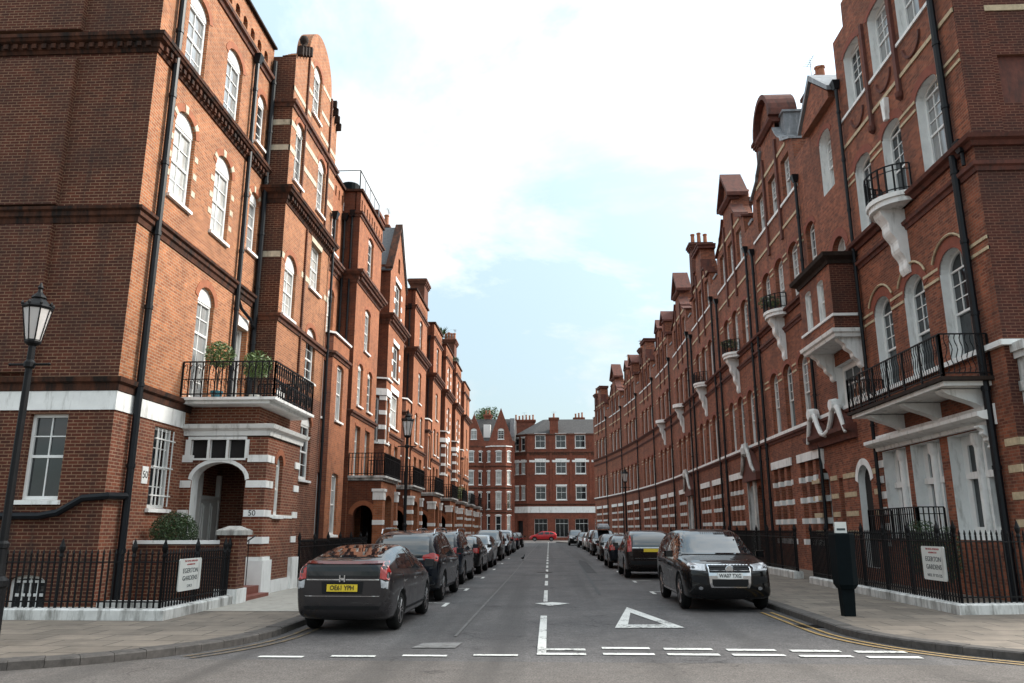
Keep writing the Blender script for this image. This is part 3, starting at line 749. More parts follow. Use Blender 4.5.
    balcony(r, None, 5.22, [(1.0, 0), (1.0, -1.2), (7.05, -1.2), (7.05, 0)], M['white'], .2, 1.05, 'wavy', [(1.05, -.02), (1.05, -1.13), (7.0, -1.13), (7.0, -.02)], .12, edge=M['soot'])
    hp = [(3.5-1.0*math.cos(math.pi*k/12), -.9*math.sin(math.pi*k/12)) for k in range(13)]
    balcony(r, None, 11.14, hp, M['white'], .3, .85, 'plain2', [(3.5-.95*math.cos(math.pi*k/12), -.05-.82*math.sin(math.pi*k/12)) for k in range(13)], .14)
    console(r, 3.5, 0, 10.85, .5, 1.95, .7, M['white'])
    # low railed guard to the ground-floor windows
    g = MB(); railing_mesh(g, [(.6, -.02), (.6, -.7), (3.9, -.7), (3.9, -.02)], 1.35, .95, .13, 'plain2'); g.build('window_guard', M['iron'], r)
    pipe(r, W-.75, -.13, 0, 19.0, .09, hopper=False); pipe(r, .15, -.12, 0, 17.0, .06); pipe(r, W-.35, -.1, 10.5, 10.9, .05)
    slate_roof(r, 0, W, .5, 9, 18.9, 20.5)
    return r
right_corner_house()

def swan_pediment(r, x, z, w_):
    mb = MB()
    key = [(-2.0, -.35), (-1.75, .1), (-1.5, .55), (-1.2, .72), (-.95, .6), (-.7, .2), (-.4, -.12), (0, -.22), (.4, -.12), (.7, .2), (.95, .6), (1.2, .72), (1.5, .55), (1.75, .1), (2.0, -.35)]
    mb.tube([(x+a*w_/4, -.34, z+.3+b) for a, b in key], [.06, .08, .1, .11, .1, .09, .09, .1, .09, .09, .1, .11, .1, .08, .06], 8)
    hb = MB(); hb.prism([(x-w_*.5, z+.1), (x+w_*.5, z+.1), (x+w_*.46, z+.45), (x+w_*.3, z+.95), (x+w_*.12, z+.3), (x-w_*.12, z+.3), (x-w_*.3, z+.95), (x-w_*.46, z+.45)], -.24, .02, 'xz'); hb.build('pediment_back', M['mouldingR'], r)
    for s in (-1, 1): mb.lathe([(.02, -.5), (.2, -.5), (.24, -.3), (.2, -.12), (.02, -.1)], (x+s*1.2*w_/4, 0, z+1.0), 10, axis='y')
    return mb.build('pediment', M['white'], r)

def banded_triple(r, w, x, z, h, ww=2.9):
    """three tall lights between brick mullions crossed by white stone bands"""
    lights = [op(x+(k-1)*ww/3, z, ww/3-.34, h, d=.24, win=dict(cols=1, rt=1, rb=1, tymp=False, sill=False, pane='pane')) for k in range(3)]
    return lights
def band_boxes(w, x, z, h, ww=2.9):
    for zz in [z+h*k/4 for k in range(4)]:
        for k in range(4):
            c = x-ww/2+ww*k/3
            w.box(c-.175+(.1 if k == 0 else 0), c+.175-(.1 if k == 3 else 0), -.03, .21, zz, zz+.22, 2)
    w.box(x-ww/2-.08, x+ww/2+.08, -.06, .05, z+h, z+h+.34, 2)

def right_gable(u, c, style):
    t = abs(u-c)
    if style == 'flat': return 20.3 if t < 1.0 else 19.3 if t < 1.45 else 18.5 if t < 2.2 else 17.8
    if style == 'twin':
        t2 = abs(t-1.5); return 19.7 if t2 < .75 else 18.2
    if t < 1.15:
        if style == 'round': return 20.1+1.35*math.sqrt(max(0, 1-(t/1.16)**2))
        return 20.1+1.5*(1-t/1.15)
    if t < 2.1: return 18.6+.9*max(0, (1-((t-1.15)/.95)))**1.6
    return 17.9+.5*max(0, 1-((t-2.1)/1.2))

def right_house(name_i, X, Y, rz, W, label, style='tri', section=(1.0, 8.0), extra=None, door=True, chim=True, plant=False, detail=2):
    r = empty('terraced_house', (X, Y, 0), rz); tag(r, label, 'building', 'right terrace')
    w = MB(); a, b = section; c = (a+b)/2
    cs = (c-2.1, c, c+2.1); D = dict(d=.2, rm=0, ring=.2, ringm=3)
    nb = 1 if detail < 2 else 0
    ops = []
    for x in cs: ops.append(op(x, 5.96, 1.2, 2.4, .4, win=dict(SR, pane='pane2' if x != c else None), **D))
    for x in cs: ops.append(op(x, 11.12, 1.2, 2.2, .3, win=dict(SR, rb=nb), **D))
    for x in cs: ops.append(op(x, 15.75, 1.15, 1.9, 0, win=dict(SR, rb=nb), d=.2))
    groups = [c-1.95, c+1.95] if not door else [c-2.1]
    for g in groups: ops += banded_triple(r, w, g, 1.1, 3.3)
    if door:
        ops += [op(c+1.2, .4, 1.0, 3.0, .5, d=.35, void=4, rm=2), op(c+2.6, .4, .9, 3.0, .45, d=.35, void=4, rm=0)]
    if extra == 'oriel':
        ops += [op(10.9, 13.9, 1.15, 2.1, .3, win=dict(SR, pane='pane3'), d=.3, rm=2, ring=.2, ringm=3),
                op(11.2, 11.0, 1.3, .35, .6, win=dict(SR, rt=1, rb=1, cols=2, pane='pane3'), d=.2, ring=.3, ringm=3),
                op(8.5, 11.12, 1.0, 2.2, .3, win=dict(SR), **D),
                op(11.0, 5.96, 2.5, 1.5, win=dict(SR, cols=3, rt=1, rb=1, fw=.2, pane='pane'), d=.25, rm=2),
                op(11.35, .5, 1.05, 2.75, .55, d=.22, void=4, rm=2, ring=.22, ringm=2), op(7.6, .4, 1.0, 3.1, .45, d=.4, void=4, ring=.2, ringm=3),
                op(9.2, 1.6, .4, 1.9, .0, win=dict(SR, cols=1, rt=1, rb=1), d=.2)]
    top = lambda u: right_gable(u, c, style) if a-.01 <= u <= b+.01 else 16.9
    wall_w(r, w, 0, 0, 0, 0, W, 0, 17.5, ops, 0, top, .95)
    wall(w, W, 0, R(90), 0, 6, 0, 16.9, (), 1); wall(w, 0, 6, R(-90), 0, 6, 0, 16.9, (), 1)
    for g in groups: band_boxes(w, g, 1.1, 3.3)
    for zb in (8.2, 8.48, 13.15, 13.4):
        xs = [a-.3]+[q for x in cs for q in (x-.78, x+.78)]+[b+.3]
        for p, q in zip(xs[::2], xs[1::2]): w.box(p, q, -.03, .03, zb, zb+.08, 5)
    w.box(a-.2, b+.2, -.04, .03, 14.6, 14.72, 5); w.box(a-.2, b+.2, -.06, .03, 15.62, 15.74, 2); w.box(a+.9, b-.9, -.04, .03, 18.05, 18.2, 5)
    for x in (c-1.05, c+1.05): w.box(x-.1, x+.1, -.1, .02, 14.2, 19.0, 6)
    if door and extra is None:
        for z in (1.2, 1.9, 2.6, 3.3): w.box(c+.35, c+.62, -.02, .03, z, z+.17, 5); w.box(c+3.1, c+3.4, -.02, .03, z, z+.17, 5)
    if extra == 'oriel':
        for z in (1.5, 2.15, 2.8, 3.45):
            for p, q in ((6.1, 7.0), (8.2, 8.9), (9.5, 10.6), (12.1, 12.55)): w.box(p, q, -.02, .03, z, z+.17, 5)
        # brick oriel box on a white coved canopy
        wall_w(r, w, 0, -.9, 0, 9.3, 12.5, 8.2, 10.6, [op(10.2, 8.75, .62, 1.35, .1, win=dict(SR, cols=1, rt=1, rb=1, pane='pane3'), d=.12, rm=2), op(11.5, 8.75, .62, 1.35, .1, win=dict(SR, cols=1, rt=1, rb=1, pane='pane3'), d=.12, rm=2)])
        wall(w, 9.3, 0, R(-90), 0, .9, 8.2, 10.6, (), 1); wall(w, 12.5, -.9, R(90), 0, .9, 8.2, 10.6, (), 1)
        w.box(9.3, 12.5, -.9, 0, 10.55, 10.6); w.box(9.25, 12.55, -.95, 0, 8.66, 8.75, 2)
    w.build('wall', RMATS(), r)
    if extra == 'oriel':
        lb = MB(); lb.box(c+1.0, c+1.75, .25, 1.3, 18.7, 20.0); lb.box(c+.92, c+1.83, .18, 1.38, 20.0, 20.1); lb.build('dormer', M['lead'], r)
        run(r, 'oriel_cornice', [(9.3, 0), (9.3, -.9), (12.5, -.9), (12.5, 0)], [(-.9, 10.5), (.05, 10.5), (.08, 10.62), (.25, 10.72), (.28, 10.85), (-.9, 10.95)], M['soot'])
        run(r, 'oriel_canopy', [(9.3, 0), (9.3, -.9), (12.5, -.9), (12.5, 0)], [(-.88, 7.95), (.02, 7.95), (.05, 8.05), (.12, 8.1), (.14, 8.22), (-.88, 8.24)], M['white'])
        for x in (9.6, 12.2): console(r, x, 0, 7.95, .3, 1.0, .8, M['white'])
        swan_pediment(r, 9.0, 5.0, 4.0)
        run(r, 'door_hood', [(6.6, 0), (11.2, 0)], [(-.02, 4.75), (.15, 4.75), (.2, 4.95), (.38, 5.05), (.4, 5.2), (-.02, 5.26)], M['mouldingR'])
        kb = MB(); kb.prism([(7.45, 4.7), (7.75, 4.7), (7.68, 3.95), (7.52, 3.95)], -.12, .02, 'xz'); kb.build('keystone', M['white'], r)
        hd = MB(); hd.prism([(9.3, 16.9), (12.3, 16.9), (12.3, 17.15), (10.8, 18.4), (9.3, 17.15)], -.25, .3, 'xz'); hd.build('dormer_gable', M['brickR'], r)
        hp = MB(); hp.prism([(9.1, 17.1), (10.8, 18.5), (12.5, 17.1), (12.5, 17.28), (10.8, 18.75), (9.1, 17.28)], -.35, 2.0, 'xz'); hp.build('dormer_roof', M['lead'], r)
    if door and extra is None:
        pm = MB(); x = c+1.9
        for s in (-1, 1): pm.tube([(x+s*1.3, -.36, 4.5), (x+s*.95, -.38, 4.75), (x+s*.6, -.4, 5.3), (x+s*.3, -.42, 5.75), (x+s*.2, -.42, 5.95)], [.07, .09, .1, .1, .13], 8)
        pm.lathe([(.02, 5.3), (.22, 5.45), (.25, 5.75), (.12, 5.95), (.02, 6.0)], (x, -.4, 0), 10)
        pm.build('pediment', M['whitedirty'], r)
        hm = MB(); hm.prism([(x-1.35, 4.1), (x+1.35, 4.1), (x+1.35, 4.5), (x, 5.8), (x-1.35, 4.5)], -.3, .02, 'xz'); hm.build('door_hood', M['mouldingR'], r)
        cl = MB(); cl.box(c+.58, c+.70, -.1, .02, .4, 4.1); cl.box(c+1.72, c+2.12, -.1, .02, .4, 4.1); cl.build('door_pilaster', M['whitedirty'], r)
    run(r, 'stone_band', [(0, 0), (W, 0)], BAND(5.8, 5.93, .11), M['white'])
    run(r, 'string_course', [(0, 0), (W, 0)], STRING(5.78, 1.0), M['mouldingR'])
    cm = MB(); sweep(cm, [(0, 0), (W, 0)], STRING(11.04, 1.6)); sweep(cm, [(0, 0), (W, 0)], STRING(10.35, .9)); cm.build('cornice', M['mouldingR'], r)
    # gable cap
    g = MB()
    if style == 'flat': g.box(c-1.12, c+1.12, -.2, 1.0, 20.3, 20.5); g.box(c-1.2, c+1.2, -.26, 1.0, 20.502, 20.6)
    elif style == 'twin':
        for s in (-1.5, 1.5):
            if s > 0: g.build('gable_coping', M['mouldingR'], r); g = MB()
            g.prism([(c+s-.9, 19.65), (c+s, 20.6), (c+s+.9, 19.65), (c+s+.9, 19.8), (c+s, 20.8), (c+s-.9, 19.8)], -.2, 1.0, 'xz')
    elif style == 'round':
        n = 16
        for k in range(n):
            t0, t1 = math.pi*k/n, math.pi*(k+1)/n
            q = [(c-1.2*math.cos(t), 20.12+1.4*math.sin(t)) for t in (t0, t1)]; o = [(c-1.42*math.cos(t), 20.12+1.62*math.sin(t)) for t in (t0, t1)]
            g.loft([[(u, -.3, z) for u, z in (q[0], q[1], o[1], o[0])], [(u, 1.0, z) for u, z in (q[0], q[1], o[1], o[0])]])
    else:
        g.prism([(c-1.4, 20.0), (c, 21.65), (c+1.4, 20.0), (c+1.4, 20.22), (c, 21.92), (c-1.4, 20.22)], -.3, .9, 'xz')
    g.build('gable_coping', M['mouldingR'], r)
    if style in ('round', 'tri'): run(r, 'gable_cornice', [(c-1.25, 0), (c+1.25, 0)], [(-.4, 19.85), (.1, 19.85), (.25, 19.98), (.28, 20.1), (-.4, 20.12)], M['mouldingR'])
    for s in (-1, 1):
        sc = MB(); us = [c+s*(1.16+k*(b-c-1.16)/20) for k in range(21)]
        ln = [(u, right_gable(u, c, style)) for u in us]
        sc.loft([[(u, -.14, z+.002), (u, .6, z+.002), (u, .6, z+.1), (u, -.14, z+.1)] for u, z in ln]); sc.build('shoulder_coping', M['lead'] if extra else M['mouldingR'], r)
    slate_roof(r, .2, W-.2, .5, 9, 16.9, 20.6)
    run(r, 'parapet_coping', [(0, 0), (a-.1, 0)], [(-.4, 16.9), (.08, 16.9), (.1, 17.02), (-.4, 17.06)], M['lead'])
    dm = MB(); dm.box(c-2.6, c-1.2, .7, 3.0, 17.0, 19.0); dm.prism([(c-2.7, 19.0), (c-1.9, 19.35), (c-1.1, 19.0)], .6, 3.0, 'xz'); dm.build('dormer', M['lead'], r)
    if detail: console(r, c, 0, 10.85, .42, 1.9, .62, M['white'])
    if detail == 2 or plant:
        hp = [(c-.9*math.cos(math.pi*k/10), -.8*math.sin(math.pi*k/10)) for k in range(11)]
        balcony(r, None, 11.12, hp, M['white'], .28, .7, 'plain2', [(c-.85*math.cos(math.pi*k/10), -.05-.72*math.sin(math.pi*k/10)) for k in range(11)], .15)
    elif detail:
        bb = MB(); bb.prism([(c-.9*math.cos(math.pi*k/10), -.8*math.sin(math.pi*k/10)) for k in range(11)], 10.86, 11.12, 'xy'); bb.build('balcony', M['white'], r)
    pipe(r, b+.25, -.12, 0, 15.8, .065); 
    if detail == 2: pipe(r, a-.45, -.12, 0, 15.2, .07)
    if chim: chimney(r, -.5, .5, .35+.4*((name_i*7) % 3), 1.75+.4*((name_i*7) % 3), 16, (21.4 if detail == 2 else 20.0)+.4*((name_i*5) % 4), 3+(name_i % 3), M['brickRs'], 'y')
    if chim and name_i % 2: chimney(r, c+1.5, c+2.9, 1.4, 2.1, 16, 20.6+.3*(name_i % 3), 4, M['brickRs'], 'x')
    return r

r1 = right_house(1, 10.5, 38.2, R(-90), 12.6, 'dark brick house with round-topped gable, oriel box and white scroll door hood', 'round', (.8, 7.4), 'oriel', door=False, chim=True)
chimney(r1, 1.6, 3.0, .55, 1.25, 16, 21.6, 3, M['brickRs'])
labs = ['shaded brick house with triangular gable beyond the round gable, paired banded windows below',
        'shaded brick house third from the corner, with white scrolled door pediment and clay chimney pots',
        'shaded brick house fourth from the corner, last before the terrace starts to curve',
        'brick house where the curve of the shaded terrace begins',
        'brick house in the middle of the curving shaded terrace',
        'brick house in the curve of the terrace behind the far lamp post',
        'brick house second from far end of the curving terrace',
        'last brick house at far end of the curving shaded terrace']
x, y, hd = 10.5, 38.2, 0.0
for i, lab in enumerate(labs):
    W = 9.0
    if i >= 3: hd += R(1.75)
    x -= W*math.sin(hd); y += W*math.cos(hd)
    right_house(i+2, x, y, R(-90)+hd, W-(.02 if i >= 3 else 0), lab, ('tri', 'flat', 'tri', 'twin', 'flat', 'twin', 'tri', 'flat')[i], (1.1, 7.9), None, door=(i % 2 == 0 and i < 4), detail=2 if i < 2 else 1 if i < 4 else 0)
RIGHT_END = (x, y)

# ------------------------------------------------------------------ block closing the far end of the street
def end_block():
    r = empty('mansion_block', (-4.9, 130, 0), 0); W = 15.5
    tag(r, 'square red brick block with paired white windows closing the street end', 'building', 'buildings at street end')
    w = MB(); ops = []
    xs = (3.6, 7.0, 10.2, 13.4)
    for z in (6.4, 10.6, 14.8):
        for x in xs: ops.append(op(x, z, 1.75, 2.2, win=dict(tymp=False, cols=2, rt=1, rb=1, mid=.55, fw=.13, pane='pane'), d=.12, ring=.28, ringm=2))
    for x in xs: ops.append(op(x, 0.5, 2.1, 2.9, d=.3, win=dict(tymp=False, cols=3, rt=1, rb=1, mid=.75, fw=.05, pane='paneD', sill=False)))
    wall_w(r, w, 0, 0, 0, 1.5, W, 0, 17.0, ops, 0)
    # canted corner
    L = math.hypot(2.6, 2.0); ph = math.atan2(-2.0, 2.6)
    co = [op(L*k, z, .85, 2.2, win=dict(tymp=False, cols=1, rt=1, rb=1, fw=.1), d=.12, ring=.2, ringm=2) for z in (6.4, 10.6, 14.4) for k in (.3, .7)]+[op(L/2, .4, 1.2, 2.7, d=.3, void=4)]
    wall_w(r, w, -1.1, 2.0, ph, 0, L, 0, 17.0, co, 0)
    for x in (1.55, 5.3, 8.6, 11.8): w.box(x-.2, x+.2, -.12, .02, 5.7, 16.3, 0)
    w.build('wall', [M['brickE'], M['brickE'], M['white'], M['rubbed'], M['void'], M['stone'], M['soot']], r)
    p = [(-1.1, 2.0), (1.5, 0), (W, 0)]
    run(r, 'fascia', p, BAND(4.35, 5.35, .12), M['white']); run(r, 'string_course', p, STRING(5.8, 1.5), M['moulding']); run(r, 'stone_band', p, BAND(12.5, 12.85, .05), M['white'])
    run(r, 'cornice', p, CORN(14.2, .5), M['moulding']); run(r, 'coping', p, [(-.4, 17.0), (.15, 17.0), (.15, 17.2), (-.4, 17.25)], M['moulding'])
    rf = MB(); rf.loft([[(-1, 2.2, 17.05), (1.6, .4, 17.05), (W, .4, 17.05), (W, 12, 17.05), (-1, 12, 17.05)], [(4, 5, 20.2), (4.5, 4.6, 20.2), (W-1, 4.6, 20.2), (W-1, 8, 20.2), (4, 8, 20.2)]]); rf.build('roof', M['slate2'], r)
    chimney(r, 5.2, 6.6, .6, 1.8, 16, 20.0, 1, M['brickE']); chimney(r, 9.5, 11.2, 6.5, 7.6, 18, 20.8, 3, M['brickE']); chimney(r, -1.0, 2.6, 6, 7.4, 16, 20.4, 6, M['brickE'])
end_block()
def gabled_block():
    r = empty('gabled_house', (-14.6, 126, 0), 0); W = 9.2
    tag(r, 'red brick house with two pointed gables and curved bays at street end', 'building', 'buildings at street end')
    w = MB(); ops = []
    def top(u):
        for c, pk, hw in ((2.6, 20.0, 1.7), (7.0, 21.0, 1.9)):
            if abs(u-c) < hw: return 15.6+(pk-15.6)*(1-abs(u-c)/hw)
        return 15.6
    for c in (2.6, 7.0): ops.append(op(c, 15.9, 1.0, 1.4, .35, win=dict(cols=2), d=.12))
    wall_w(r, w, 0, 0, 0, 0, W, 0, 15.6, ops, 0, top, .4)
    for c, hw in ((2.3, 1.9), (6.7, 2.1)):
        pts = [(c-hw, 0), (c-hw*.55, -.9), (c+hw*.55, -.9), (c+hw, 0)]
        for p, q in zip(pts, pts[1:]):
            L = math.hypot(q[0]-p[0], q[1]-p[1]); ph = math.atan2(q[1]-p[1], q[0]-p[0])
            f = abs(ph) < .1
            wall_w(r, w, p[0], p[1], ph, 0, L, 0, 14.6, [op(L/2, z, .9 if f else .75, h, .1, win=dict(cols=1, rt=1, rb=1, fw=.1), d=.12, ring=.14, ringm=2) for z, h in ((1.2, 2.6), (4.8, 2.6), (8.6, 2.1), (12.2, 1.6))], 0)
        for z in (4.4, 8.2, 11.6): run(r, 'string_course', pts, STRING(z, 1.2), M['moulding'])
        run(r, 'coping', pts, [(-1.2, 14.6), (.1, 14.6), (.1, 14.75), (-1.2, 14.78)], M['white'] if c > 5 else M['moulding'])
        rb = MB(); railing_mesh(rb, [(x, y-.35) for x, y in pts], 4.6, 1.0, .3); rb.build('railing', M['iron'], r)
    w.build('wall', [M['brickE'], M['brickE'], M['white'], M['rubbed'], M['void'], M['stone'], M['soot']], r)
    rf = MB(); rf.loft([[(-.1, .4, 15.6), (W, .4, 15.6), (W, 10, 15.6), (-.1, 10, 15.6)], [(-.1, 3.4, 19.6), (W, 3.4, 19.6), (W, 7, 19.6), (-.1, 7, 19.6)]]); rf.build('roof', M['slate2'], r)
    dm = MB(); dm.box(4.1, 5.2, .9, 3, 16.2, 18.4); dm.build('dormer', M['joinery'], r); dm = MB(); dm.box(8.4, 9.15, 1.0, 3, 16.2, 19.4); dm.build('dormer', M['lead'], r)
    chimney(r, 4.0, 5.1, 3.4, 4.4, 16, 20.4, 2, M['brickE'])
gabled_block()
# ------------------------------------------------------------------ vehicles: x right, y forward, z up
def paint(name, col, metal=.35, rough=.28):
    q = NT(name); q.b.inputs['Base Color'].default_value = (*col, 1); q.b.inputs['Metallic'].default_value = metal
    n = q.noise(2.2, 5, .7); q.l(q.ramp(n, .3, .8, (rough*.75,)*3+(1,), (rough*1.5,)*3+(1,)), q.b.inputs['Roughness'])
    q.b.inputs['Specular IOR Level'].default_value = .1; q.b.inputs['Coat Weight'].default_value = .75; q.b.inputs['Coat Roughness'].default_value = .03
    return q.mat
M['tyre'] = plain('tyre_rubber', (.008,.008,.008), .85, .2, spec=.2)
M['well'] = plain('wheel_well', (.006,.006,.006), .9, .1)
M['alloy'] = plain('alloy_wheel', (.42,.42,.43), .3, .15, 8, metallic=.9)
M['chrome'] = plain('chrome_trim', (.62,.62,.63), .14, .05, 4, metallic=1)
M['blackplastic'] = plain('black_plastic', (.007,.007,.008), .55, .2, spec=.25)
M['carglass'] = plain('car_glass', (.008,.010,.012), .03, .1, 2, spec=.5)
M['screenglass'] = plain('car_screen_glass', (.008,.010,.012), .03, .1, 2, spec=.5)
M['screenglass'].node_tree.nodes['Principled BSDF'].inputs['IOR'].default_value = 2.1
M['redlamp'] = plain('red_tail_lens', (.36,.015,.012), .12, .2, 9, coat=1)
M['clearlamp'] = plain('clear_lamp_lens', (.42,.43,.45), .1, .35, 12, coat=1)
M['foglens'] = plain('fog_lamp_lens', (.16,.16,.17), .15, .3, 12, coat=1)
M['spoilerred'] = plain('dark_red_spoiler', (.10,.008,.008), .2, .1, coat=1)
M['amber'] = plain('amber_lens', (.5,.2,.02), .15, .1, coat=1)
M['plateY'] = plain('yellow_number_plate', (.72,.52,.03), .4, .05); M['plateW'] = plain('white_number_plate', (.72,.72,.70), .4, .05)
M['platetxt'] = plain('plate_lettering', (.01,.01,.01), .5, .05)

#  y, zb, zbelt, ztop, w_low, w_belt, w_top   (half widths)
BODY = {
 'hybrid': dict(L=4.39, H=1.43, hw=.85, wb=(-1.28, 1.27), rw=.315, st=[
  (-2.19,.42,.92,1.10,.64,.71,.61),(-2.14,.29,.97,1.17,.77,.80,.665),(-1.95,.21,1.0,1.23,.81,.84,.65),(-1.55,.16,.99,1.31,.82,.845,.62),(-1.0,.15,.97,1.385,.83,.85,.60),(-.45,.15,.95,1.43,.83,.85,.58),(.1,.15,.93,1.435,.83,.85,.56),
  (.55,.15,.92,1.36,.83,.845,.57),(.95,.15,.90,1.16,.83,.84,.62),(1.25,.21,.87,.99,.82,.83,.66),(1.65,.23,.80,.89,.81,.81,.6),(2.0,.25,.68,.76,.76,.74,.5),(2.16,.3,.6,.64,.62,.6,.4)],
  side=[(-1.6,1.04),(-1.2,1.02),(.95,.95),(1.08,.97),(.62,1.25),(.2,1.34),(-.35,1.345),(-.95,1.28),(-1.4,1.18)], split=(-.32,.06),
  rear=[(-.56,1.235),(.56,1.235),(.50,1.385),(.3,1.405),(-.3,1.405),(-.50,1.385)], ry=0, front=[(-.62,1.02),(.62,1.02),(.5,1.36),(-.5,1.36)]),
 'suv': dict(L=4.45, H=1.68, hw=.905, wb=(-1.3, 1.3), rw=.35, st=[
  (-2.2,.52,.98,1.1,.70,.76,.62),(-2.16,.4,1.05,1.3,.82,.86,.68),(-2.02,.33,1.08,1.50,.87,.895,.70),(-1.7,.22,1.08,1.63,.885,.905,.69),(-1.1,.2,1.06,1.675,.885,.905,.67),(-.4,.2,1.04,1.685,.885,.905,.66),(.25,.2,1.02,1.66,.885,.9,.64),
  (.65,.2,1.01,1.5,.885,.9,.64),(1.0,.2,1.0,1.24,.88,.895,.68),(1.2,.21,.98,1.09,.88,.89,.7),(1.7,.23,.93,1.01,.87,.87,.66),(2.05,.34,.82,.90,.83,.81,.58),(2.2,.42,.72,.78,.70,.68,.48)],
  side=[(-1.93,1.14),(-1.5,1.1),(.9,1.06),(1.12,1.08),(.68,1.38),(.2,1.565),(-.5,1.59),(-1.4,1.55),(-1.75,1.45)], split=(-1.12,-.2,.0),
  rear=[(-.64,1.1),(.64,1.1),(.60,1.48),(.5,1.56),(-.5,1.56),(-.60,1.48)], front=[(-.66,1.12),(.66,1.12),(.54,1.58),(-.54,1.58)]),
 'bigsuv': dict(L=4.75, H=1.72, hw=.965, wb=(-1.42, 1.43), rw=.375, st=[
  (-2.36,.55,1.0,1.12,.74,.8,.64),(-2.3,.42,1.08,1.32,.88,.91,.72),(-2.12,.35,1.1,1.53,.93,.95,.74),(-1.75,.22,1.1,1.65,.945,.965,.73),(-1.1,.2,1.08,1.71,.945,.965,.70),(-.4,.2,1.06,1.725,.945,.965,.69),(.25,.2,1.04,1.69,.945,.96,.67),
  (.65,.2,1.03,1.53,.945,.96,.67),(1.0,.2,1.02,1.27,.94,.955,.72),(1.22,.2,1.01,1.13,.94,.95,.76),(1.75,.22,.99,1.07,.935,.94,.74),(2.1,.24,.93,1.01,.91,.90,.70),(2.28,.28,.86,.93,.86,.84,.62),(2.36,.45,.78,.84,.74,.72,.5)],
  side=[(-2.02,1.17),(-1.5,1.13),(.95,1.1),(1.15,1.12),(.7,1.42),(.2,1.6),(-.5,1.63),(-1.5,1.58),(-1.85,1.48)], split=(-1.15,-.15,.05),
  rear=[(-.66,1.14),(.66,1.14),(.62,1.5),(.5,1.58),(-.5,1.58),(-.62,1.5)], front=[(-.80,1.15),(.80,1.15),(.68,1.58),(.6,1.635),(-.6,1.635),(-.68,1.58)]),
 'hatch': dict(L=4.1, H=1.47, hw=.86, wb=(-1.22, 1.26), rw=.31, st=[
  (-2.02,.45,.9,1.0,.66,.72,.58),(-1.97,.34,.95,1.14,.78,.82,.62),(-1.8,.26,.97,1.3,.82,.85,.63),(-1.45,.22,.97,1.4,.84,.86,.62),(-.9,.2,.95,1.45,.84,.86,.6),(-.3,.2,.93,1.47,.84,.86,.59),(.2,.2,.92,1.44,.84,.855,.58),
  (.6,.2,.91,1.3,.84,.85,.59),(.95,.2,.9,1.08,.83,.845,.63),(1.15,.21,.88,.97,.83,.84,.66),(1.6,.23,.82,.89,.81,.81,.6),(1.92,.26,.7,.77,.76,.74,.5),(2.05,.33,.6,.65,.62,.6,.4)],
  side=[(-1.68,1.06),(-1.3,1.0),(.85,.95),(1.0,.97),(.6,1.22),(.15,1.36),(-.4,1.385),(-1.2,1.34),(-1.5,1.25)], split=(-.95,-.25,-.05),
  rear=[(-.58,1.02),(.58,1.02),(.53,1.3),(.42,1.37),(-.42,1.37),(-.53,1.3)], front=[(-.62,1.0),(.62,1.0),(.48,1.37),(-.48,1.37)]),
}
def ring_half(zb, zl, zt, wl, wb, wt):
    return [(0, zb), (wl*.75, zb), (wl*.96, zb+.04), (wl, zb+.14), (wb*1.0, zb+(zl-zb)*.62), (wb*.985, zl-.03), (wb*.95, zl+.03), ((wb*.95+wt)/2+.02, (zl+zt)/2+.02), (wt, zt-.055), (wt*.86, zt-.012), (wt*.45, zt), (0, zt)]
def make_body(kind):
    B = BODY[kind]; rings = []
    for y, zb, zl, zt, wl, wb, wt in B['st']:
        h = ring_half(zb, zl, zt, wl, wb, wt)
        full = h+[(-x, z) for x, z in h[-2:0:-1]]
        rings.append([(x, y, z) for x, z in full])
    mb = MB(); mb.loft(rings)
    me = mb.mesh('body', [M['well']], True)
    bm = bmesh.new(); bm.from_mesh(me); bmesh.ops.recalc_face_normals(bm, faces=bm.faces); bm.to_mesh(me); bm.free()
    o = link('tmp', me); m = o.modifiers.new('s', 'SUBSURF'); m.levels = 2
    cut = MB()
    for yw in B['wb']:
        for s in (-1, 1):
            cut.lathe([(B['rw']+.055, s*(B['hw']-.24)), (B['rw']+.055, s*(B['hw']+.3))], (0, yw, B['rw']), 28, axis='x')
    co = cut.build('tmpc', [M['well']])
    bo = o.modifiers.new('b', 'BOOLEAN'); bo.operation = 'DIFFERENCE'; bo.object = co; bo.solver = 'EXACT'
    bpy.context.view_layer.update()
    dg = bpy.context.evaluated_depsgraph_get()
    out = bpy.data.meshes.new_from_object(o.evaluated_get(dg)); out.name = 'body'
    o.modifiers.remove(bo); bpy.context.view_layer.update(); dg = bpy.context.evaluated_depsgraph_get()
    ev = bpy.data.meshes.new_from_object(o.evaluated_get(dg))
    tree = BVHTree.FromPolygons([v.co for v in ev.vertices], [p.vertices for p in ev.polygons])
    for q in (o, co): bpy.data.objects.remove(q)
    # anything sunk inside the hull wall belongs to the wheel well
    out.materials.clear(); out.materials.append(M['iron']); out.materials.append(M['well'])
    for p in out.polygons:
        c = p.center; w = 0
        for yw in B['wb']:
            d = math.hypot(c.y-yw, c.z-B['rw'])
            if d < B['rw']+.045 and abs(c.x) < B['hw']-.2: w = 1
            if abs(d-(B['rw']+.055)) < .012 and abs(c.x) < B['hw']-.02 and abs(p.normal.x) < .4: w = 1
        if c.z < B['st'][5][1]+.03 and abs(p.normal.z) > .7: w = 1
        p.material_index = w; p.use_smooth = True
    return out, tree
